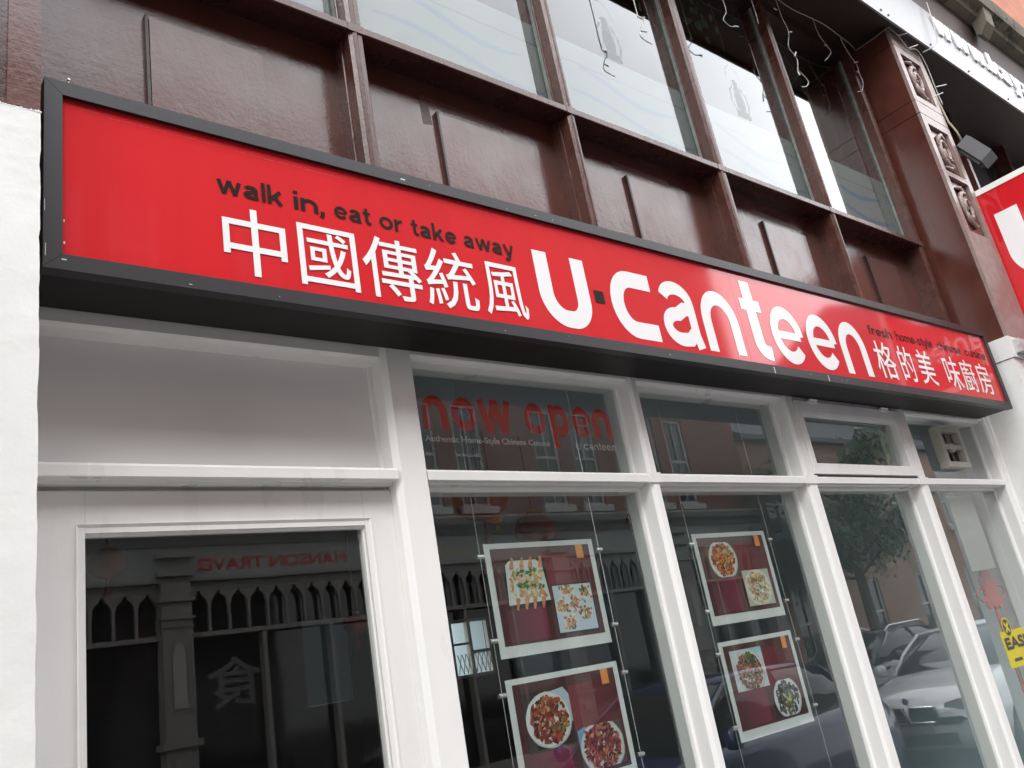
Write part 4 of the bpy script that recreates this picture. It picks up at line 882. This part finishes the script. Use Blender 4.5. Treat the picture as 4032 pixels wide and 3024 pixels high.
for (x, z, dx, dz) in ((4.559, 5.11, .035, .012), (4.53, 4.91, .02, .035), (4.499, 4.78, .0, -.03), (5.047, 5.208, -.035, -.02), (5.40, 5.20, .05, .02), (5.418, 5.113, -.035, .0), (3.004, 4.543, .03, .01), (2.975, 4.45, .04, .006), (3.90, 4.875, .035, .006), (4.50, 5.26, -.04, -.01)):
    bm = new_bm(); add_tube(bm, [(x, Y, z), (x + dx, Y - .006, z + dz)], .0042, 6); obj('bulb', bm, pm('bulb_plastic', (0.6, 0.6, 0.58), .3), ic)
for (x, z, dx) in ((5.68, 5.36, .06), (5.80, 5.30, .05), (6.04, 5.05, .07), (5.93, 4.93, .04)):
    bm = new_bm(); add_tube(bm, [(x, -.285, z), (x + dx, -.33, z + .012)], .0042, 6); obj('bulb', bm, MATS['bulb_plastic'], ic)
bm = new_bm(); add_tube(bm, [(6.30, -.365, 5.87), (6.26, -.365, 5.66), (6.20, -.36, 5.46), (6.10, -.345, 5.38), (6.00, -.30, 5.33)], .004, 6); tag(obj('loose_cable', bm, WIRE, smooth=True), 'loose thin cable drooping over the pale web-address fascia', 'cable')

# ================================================================== THE OTHER SIDE OF THE STREET
OY = -9.34
BRD = brickmat('dark_red_brick', (0.24, 0.085, 0.055), (0.19, 0.065, 0.045), (0.20, 0.15, 0.12))
BRT = brickmat('tan_brick', (0.36, 0.22, 0.15), (0.30, 0.18, 0.125), (0.30, 0.24, 0.2))
CRM = pm('cream_shopfront_paint', (0.21, 0.20, 0.185), 0.5, var=0.08, vscale=3)
SWH = pm('sash_white', (0.34, 0.34, 0.33), 0.5)
DG = pm('opposite_glass', (0.015, 0.017, 0.02), 0.06, spec=0.6)
SHG = pm('opposite_shop_interior', (0.018, 0.016, 0.015), 0.25)
ROOF = pm('roof_slate', (0.07, 0.07, 0.08), 0.7, var=0.2)
WIN = {}
def mesh_of(key, fn, mats):
    if key not in WIN:
        bm = new_bm(); fn(bm); bmesh.ops.recalc_face_normals(bm, faces=bm.faces[:]); me = bpy.data.meshes.new(key); bm.to_mesh(me); bm.free(); me.materials.append(mats); WIN[key] = me
    return WIN[key]
def put(name, me, parent, loc, root):
    o = bpy.data.objects.new(name, me); COL.objects.link(o); o.parent = parent
    if parent is root: o.matrix_parent_inverse = Matrix.Translation(-root.location); o.location = loc
    else: o.location = (0, 0, 0)
    return o
def sash(root, x, z, w, h):
    k = '%.2f_%.2f' % (w, h)
    def frame(bm):
        for (a, b, c, d) in ((0, .06, 0, h), (w - .06, w, 0, h), (.06, w - .06, 0, .07), (.06, w - .06, h - .06, h), (.06, w - .06, h / 2 - .03, h / 2 + .03), (w / 2 - .012, w / 2 + .012, .07, h / 2 - .03), (w / 2 - .012, w / 2 + .012, h / 2 + .03, h - .06)): add_box(bm, a, b, -.09, -.04, c, d)
    wf = put('window', mesh_of('sash_frame' + k, frame, SWH), root, (x, OY, z), root)
    put('pane', mesh_of('sash_pane' + k, lambda bm: add_box(bm, .03, w - .03, -.085, -.075, .03, h - .03), DG), wf, None, root)
    put('sill', mesh_of('sash_sill' + k, lambda bm: add_box(bm, -.08, w + .08, -.12, .09, -.13, 0), SWH), wf, None, root)
    return wf
def brick_front(root, x0, x1, z0, z1, rows, xsw, w, mat, depth=.35):
    """wall in bands and piers round real window openings"""
    zc = z0
    for (zs, zt) in rows:
        box('wall', x0, x1, OY - depth, OY, zc, zs, mat, root, 0)
        px = x0
        for x in xsw:
            if x > px: box('wall', px, x, OY - depth, OY, zs, zt, mat, root, 0)
            sash(root, x, zs, w, zt - zs); px = x + w
        box('wall', px, x1, OY - depth, OY, zs, zt, mat, root, 0); zc = zt
    box('wall', x0, x1, OY - depth, OY, zc, z1, mat, root, 0)
AX0, AX1 = -14.0, 16.8
A = thing('terrace_building', 'dark red brick terrace with white sash windows over cream Gothic shop fronts across the street', 'building', (1.4, OY - .2, 0))
xsw = sorted([x for k in range(-7, 4) for x in (7.65 + 2.84 * k, 8.65 + 2.84 * k) if AX0 + .3 < x < AX1 - .9])
brick_front(A, AX0, AX1, 4.36, 10.3, [(4.50, 6.40), (7.4, 9.0)], xsw, .62, BRD)
box('back_wall', AX0, AX1, OY - 6, OY - .36, 0, 10.2, SHG, A, 0)
bm = new_bm(); add_prism(bm, [(OY + .02, 10.28), (OY + .28, 10.38), (OY + .30, 10.50), (OY - 3.2, 11.9), (OY - 6, 10.5), (OY - 6, 10.28)], AX0, AX1, 'x'); obj('roof', bm, ROOF, A)
box('string_course', AX0, AX1, OY, OY + .08, 6.62, 6.78, pm('stone_band', (0.34, 0.31, 0.27), .8, var=.15), A)
# shop front: fascia, cornice, pilasters, tracery lights
bm = new_bm(); add_prism(bm, [(OY - .3, 4.02), (OY + .10, 4.02), (OY + .14, 4.10), (OY + .26, 4.16), (OY + .30, 4.26), (OY + .05, 4.36), (OY - .3, 4.36)], AX0, AX1, 'x'); obj('shop_cornice', bm, CRM, A, bev=.008)
box('shop_fascia', AX0, AX1, OY - .3, OY + .06, 3.58, 4.02, pm('fascia_grey_green', (0.27, 0.29, 0.27), .6, var=.08), A, .01)
box('fascia_moulding', AX0, AX1, OY + .0605, OY + .10, 3.55, 3.60, CRM, A, .008)
PILX = [-13.6, -10.1, -6.6, -3.1, 0.25, 3.59, 6.95, 10.3, 13.65, 16.4]
for x in PILX:
    b = box('pilaster', x, x + .38, OY - .3, OY + .13, 0, 3.55, CRM, A, .01)
    for (z0, z1, e) in ((3.30, 3.35, .04), (3.08, 3.11, .025), (2.98, 3.0, .02), (1.55, 1.63, .05), (1.22, 1.27, .03), (.0, .3, .05), (3.62, 3.70, .05), (3.86, 3.92, .06)): box('band', x - e, x + .38 + e, OY - .29, OY + .13 + e, z0, z1, CRM, b, .006)
    bm = new_bm(); add_prism(bm, [(x + .11, 2.0), (x + .27, 2.0), (x + .27, 2.62), (x + .24, 2.74), (x + .19, 2.80), (x + .14, 2.74), (x + .11, 2.62)], OY + .131, OY + .15, 'y'); obj('niche', bm, pm('cream_shade', (0.33, 0.32, 0.29), .6), b)
    for z in (.55, .95, 1.32): box('boss', x + .1, x + .28, OY + .131, OY + .165, z, z + .12, CRM, b, .02)
def tracery(x0, x1, n):
    """row of pointed lights over the shop window"""
    w = (x1 - x0) / n
    bm = new_bm(); y0, y1 = OY - .05, OY + .02; zt, zb, sp = 3.55, 2.90, 3.22
    for i in range(n):
        a = x0 + i * w + .016; b = x0 + (i + 1) * w - .016; c = (a + b) / 2
        L = [(a, sp), (a + .02, sp + .10), (c - .035, sp + .16), (c, sp + .235)]; Rr = [(b, sp), (b - .02, sp + .10), (c + .035, sp + .16), (c, sp + .235)]
        add_prism(bm, [(a - .016, zb), (a, zb)] + L + [(c, zt), (a - .016, zt)], y0, y1, 'y'); add_prism(bm, [(b + .016, zb), (b, zb)] + Rr + [(c, zt), (b + .016, zt)], y0 + .0005, y1 + .0005, 'y')
    o = obj('tracery', bm, CRM, A); return o
for i in range(len(PILX) - 1):
    a, b = PILX[i] + .38, PILX[i + 1]
    n = max(4, round((b - a) / .265)); tracery(a, b, n)
    box('shop_transom', a, b, OY - .08, OY + .05, 2.84, 2.90, CRM, A, .01)
    box('shop_glass', a, b, OY - .12, OY - .11, .5, 3.55, DG, A, 0)
    box('shop_riser', a, b, OY - .12, OY + .05, 0, .5, CRM, A, .01)
    for k in range(1, 3): x = a + (b - a) * k / 3; box('shop_mullion', x - .03, x + .03, OY - .1, OY + .04, .5, 2.84, CRM, A, .006)
TX, TN = (-1, 0, 0), (0, 1, 0)
obj('shop_lettering', font_bm('HANSON TRAVEL', -6.28, -4.03, 3.685, 3.845, (0, OY + .061, 0), TX, UZ, TN, fat=.006), pm('red_shop_letter', (0.42, 0.02, 0.02), .5), A)
obj('shop_lettering', font_bm('T PIC', -9.05, -7.95, 3.70, 3.84, (0, OY + .061, 0), TX, UZ, TN), pm('gold_shop_letter', (0.36, 0.25, 0.08), .5), A)
bm = font_bm('食', -4.97, -4.20, 1.93, 2.56, (0, OY - .109, 0), TX, UZ, TN, fat=.006); obj('window_lettering', bm, pm('pale_window_print', (0.12, 0.13, 0.13), .6), A)
# low tan house and the far terrace
B = thing('low_house', 'low tan brick house with slate roof between the taller terraces across the street', 'building', (22.4, OY - .2, 0))
brick_front(B, 16.81, 28.0, 0, 6.0, [(.9, 2.5), (3.7, 5.2)], [17.35, 20.3, 23.2, 26.2], .95, BRT)
bm = new_bm(); add_prism(bm, [(OY + .2, 6.0), (OY + .2, 6.12), (OY - 2.8, 7.9), (OY - 5.5, 6.1), (OY - 5.5, 6.0)], 16.81, 28.0, 'x'); obj('roof', bm, ROOF, B)
box('back_wall', 16.81, 28.0, OY - 5.5, OY - .36, 0, 5.99, SHG, B, 0)
Cc = thing('end_terrace', 'taller tan brick terrace further along the street', 'building', (47, OY - .2, 0))
brick_front(Cc, 28.01, 66, 0, 10.8, [(.9, 2.6), (4.3, 6.1), (7.4, 9.0)], [29.2 + 2.6 * k for k in range(14)], .95, BRT)
box('back_wall', 28.01, 66, OY - 6, OY - .36, 0, 10.7, SHG, Cc, 0)
bm = new_bm(); add_prism(bm, [(OY + .25, 10.8), (OY + .25, 10.95), (OY - 3, 12.4), (OY - 6, 10.9), (OY - 6, 10.8)], 28.01, 66, 'x'); obj('roof', bm, ROOF, Cc)

# street tree
def tree(x, y, label, seed=5):
    rg = random.Random(seed); t = thing('street_tree', label, 'tree', (x, y, 0))
    BK = pm('bark', (0.09, 0.07, 0.055), .9, bump=((30, 30, 8), .6, .02), var=.3, vscale=10)
    bm = new_bm(); add_tube(bm, [(x, y, 0), (x + .03, y, 1.2), (x - .02, y + .04, 2.5), (x + .05, y, 3.4), (x + .1, y, 4.6)], [.15, .12, .10, .08, .03], 9)
    tips = []
    for k in range(15):
        a = rg.uniform(0, 6.28); z0 = rg.uniform(2.3, 4.3); ln = rg.uniform(.9, 1.6); up = rg.uniform(.3, 1.2)
        p0 = Vector((x, y, z0)); p1 = p0 + Vector((math.cos(a) * ln * .5, math.sin(a) * ln * .5, up * .5)); p2 = p0 + Vector((math.cos(a) * ln, math.sin(a) * ln, up))
        add_tube(bm, [p0, p1, p2], [.045, .03, .01], 6); tips += [p1, p2, (p1 + p2) / 2]
    obj('trunk', bm, BK, t)
    bm = new_bm()
    for k in range(8500):
        c = rg.choice(tips); d = Vector((rg.gauss(0, 1), rg.gauss(0, 1), rg.gauss(0, .8))) * .27
        leaf(bm, c + d, rg.uniform(.08, .15), rg)
    obj('crown', bm, pm('tree_leaf', (0.045, 0.085, 0.03), .55, var=.4, vscale=3), t)
tree(17.6, -7.75, 'leafy green street tree growing on the far pavement in front of the low house')

# ------------------------------------------------------------------ parked cars
def loft(bm, rings):
    vr = [[bm.verts.new(p) for p in r] for r in rings]; n = len(vr[0])
    for i in range(len(vr) - 1):
        for k in range(n): bm.faces.new((vr[i][k], vr[i][(k + 1) % n], vr[i + 1][(k + 1) % n], vr[i + 1][k]))
    bm.faces.new(vr[0][::-1]); bm.faces.new(vr[-1])
def car(xf, yc, label, paint, h=1.0, L=4.42, kidney=False, rails=False):
    z0 = -.12; sl = L / 4.42
    t = thing('parked_car', label, 'car', (xf + L / 2, yc, z0), 'cars parked along the street')
    P = lambda s, u, z: (xf + s * sl, yc + u, z0 + z * h)
    st = [(0.0, .60, .34, .60), (.05, .72, .26, .68), (.18, .82, .20, .75), (.45, .88, .18, .82), (.9, .90, .17, .90), (1.3, .905, .17, .97), (2.2, .91, .17, .99), (3.3, .91, .18, 1.01), (3.9, .89, .20, 1.01), (4.2, .84, .26, .96), (4.36, .76, .32, .84), (4.42, .64, .38, .70)]
    rings = []
    for s, hw, zb, zt in st:
        half = [(hw * .80, zb), (hw * .97, zb + .08), (hw, zb + .22), (hw * 1.0, (zb + zt) / 2 + .05), (hw * .97, zt - .12), (hw * .90, zt - .03), (hw * .72, zt), (hw * .3, zt + .022)]
        rings.append([P(s, u, z) for u, z in half] + [P(s, -u, z) for u, z in half[::-1]])
    bm = new_bm(); loft(bm, rings); obj('body', bm, paint, t, smooth=True)
    gs = [(1.18, .70, .66, .95, .965), (1.55, .775, .66, .95, 1.19), (1.95, .79, .60, .95, 1.395), (2.5, .795, .59, .95, 1.43), (3.1, .79, .585, .95, 1.42), (3.45, .77, .585, .95, 1.36), (3.8, .74, .60, .95, 1.16), (4.02, .70, .64, .95, 1.0)]
    rings = [[P(s, hb, zb), P(s, (hb * .45 + ht * .55), (zb * .35 + zt * .65)), P(s, ht, zt - .015), P(s, ht * .6, zt), P(s, -ht * .6, zt), P(s, -ht, zt - .015), P(s, -(hb * .45 + ht * .55), (zb * .35 + zt * .65)), P(s, -hb, zb)] for s, hb, ht, zb, zt in gs]
    bm = new_bm(); loft(bm, rings); obj('glasshouse', bm, pm('car_glass', (0.02, 0.022, 0.024), .05, spec=.7), t, smooth=True)
    rr = [[P(s, ht + .012, zt - .03), P(s, ht * .95, zt + .004), P(s, 0, zt + .012), P(s, -ht * .95, zt + .004), P(s, -ht - .012, zt - .03), P(s, -ht * .9, zt - .035), P(s, ht * .9, zt - .035)] for s, hb, ht, zb, zt in gs[2:6]]
    bm = new_bm(); loft(bm, rr); obj('roof', bm, paint, t, smooth=True)
    for sg in (-1, 1):
        for q in (([gs[0], gs[1], gs[2]]), ([gs[5], gs[6], gs[7]])):
            bm = new_bm(); add_tube(bm, [P(s, sg * (ht + .008), zt - .012) for s, hb, ht, zb, zt in q], .024, 6); obj('pillar', bm, paint, t, smooth=True)
        bm = new_bm(); add_tube(bm, [P(2.62, sg * .80, .98), P(2.62, sg * .70, 1.22), P(2.62, sg * .60, 1.40)], .03, 5); obj('pillar', bm, MATS['fan_dark'], t)
        bm = new_bm(); c = P(1.42, sg * .98, 1.02); add_lathe(bm, [(.02, -.06), (.075, -.035), (.08, .03), (.06, .05)], c, 12, 'x'); add_tube(bm, [P(1.45, sg * .90, .97), c], .02, 6); obj('mirror', bm, paint, t, smooth=True)
        # headlight and tail light
        bm = new_bm(); add_prism(bm, [(sg * .42, .60), (sg * .80, .64), (sg * .83, .73), (sg * .60, .735), (sg * .43, .70)], -.0, .14, 'x'); bm.transform(Matrix.Translation((xf + .02, yc, z0)) @ Matrix.Shear('YZ', 4, (0, 0)).to_4x4() if False else Matrix.Translation((xf + .03, yc, z0))); obj('headlight', bm, pm('headlight_lens', (0.30, 0.32, 0.34), .08, spec=.8), t, bev=.01)
        bm = new_bm(); add_box(bm, xf + L - .12, xf + L - .03, yc + sg * .62 - .12, yc + sg * .62 + .12, z0 + .72 * h, z0 + .84 * h); obj('tail_light', bm, pm('tail_red', (0.3, 0.01, 0.01), .15), t, bev=.01)
        for s in (.82, 3.55):
            tw = thing_part = None
            bm = new_bm(); c = P(s, sg * .80, .31 / h); r = .31
            add_lathe(bm, [(r * .66, -.10), (r * .95, -.10), (r, -.06), (r, .06), (r * .95, .10), (r * .66, .10)], c, 24, 'y'); ty = obj('wheel', bm, pm('tyre', (0.02, 0.02, 0.02), .8), t)
            bm = new_bm(); add_lathe(bm, [(r * .65, -.07), (r * .65, .07)], c, 20, 'y'); obj('rim', bm, pm('alloy', (0.4, 0.4, 0.41), .3, metal=.8), ty)
    GR = pm('grille_black', (0.012, 0.012, 0.012), .4); CHR = pm('chrome', (0.7, 0.7, 0.7), .12, metal=1)
    if kidney:
        for sg in (-1, 1):
            bm = new_bm(); add_prism(bm, [(sg * .03, .53), (sg * .30, .52), (sg * .36, .60), (sg * .32, .68), (sg * .05, .69), (sg * .02, .60)], xf - .02, xf + .10, 'x'); bm.transform(Matrix.Translation((0, yc, z0))); obj('grille', bm, GR, t, bev=.012)
            bm = new_bm(); pts = [(sg * .03, .53), (sg * .30, .52), (sg * .36, .60), (sg * .32, .68), (sg * .05, .69), (sg * .02, .60), (sg * .03, .53)]; add_tube(bm, [(xf - .024, yc + u, z0 + z) for u, z in pts], .012, 6); obj('grille_trim', bm, CHR, t)
        bm = new_bm(); add_lathe(bm, [(.04, 0), (.04, -.008), (.034, -.012)], (xf + .035, yc, z0 + .755), 18, 'x'); em = obj('emblem', bm, CHR, t)
        bm = new_bm(); add_lathe(bm, [(.028, 0), (.028, -.003)], (xf + .0225, yc, z0 + .755), 18, 'x'); obj('emblem_disc', bm, pm('emblem_blue', (0.05, 0.15, 0.35), .2), em)
    else:
        bm = new_bm(); add_box(bm, xf - .005, xf + .06, yc - .36, yc + .36, z0 + .50, z0 + .60); obj('grille', bm, GR, t, bev=.02)
    bm = new_bm(); add_box(bm, xf - .01, xf + .06, yc - .50, yc + .50, z0 + .28, z0 + .40); obj('air_intake', bm, GR, t, bev=.02)
    bm = new_bm(); add_box(bm, xf - .022, xf - .012, yc - .26, yc + .26, z0 + .405, z0 + .49); obj('number_plate', bm, pm('plate_grey', (0.22, 0.22, 0.2), .6), t)
    if rails:
        for sg in (-1, 1):
            bm = new_bm(); add_tube(bm, [P(1.95, sg * .56, 1.40), P(2.1, sg * .57, 1.47), P(3.2, sg * .56, 1.475), P(3.4, sg * .55, 1.39)], .018, 6); obj('roof_rail', bm, CHR, t)
    return t
car(9.85, -3.30, 'white saloon with twin rounded grilles parked at the near kerb', pm('white_car_paint', (0.68, 0.69, 0.70), .25, coat=1.0), kidney=True)
car(4.15, -3.25, 'blue hatchback parked at the near kerb facing the white saloon', pm('blue_car_paint', (0.006, 0.022, 0.15), .25, coat=1.0), L=4.1, h=1.03)
car(12.6, -6.45, 'black estate with roof rails parked at the far kerb', pm('black_car_paint', (0.012, 0.012, 0.016), .25, coat=1.0), h=1.04, L=4.5, rails=True)
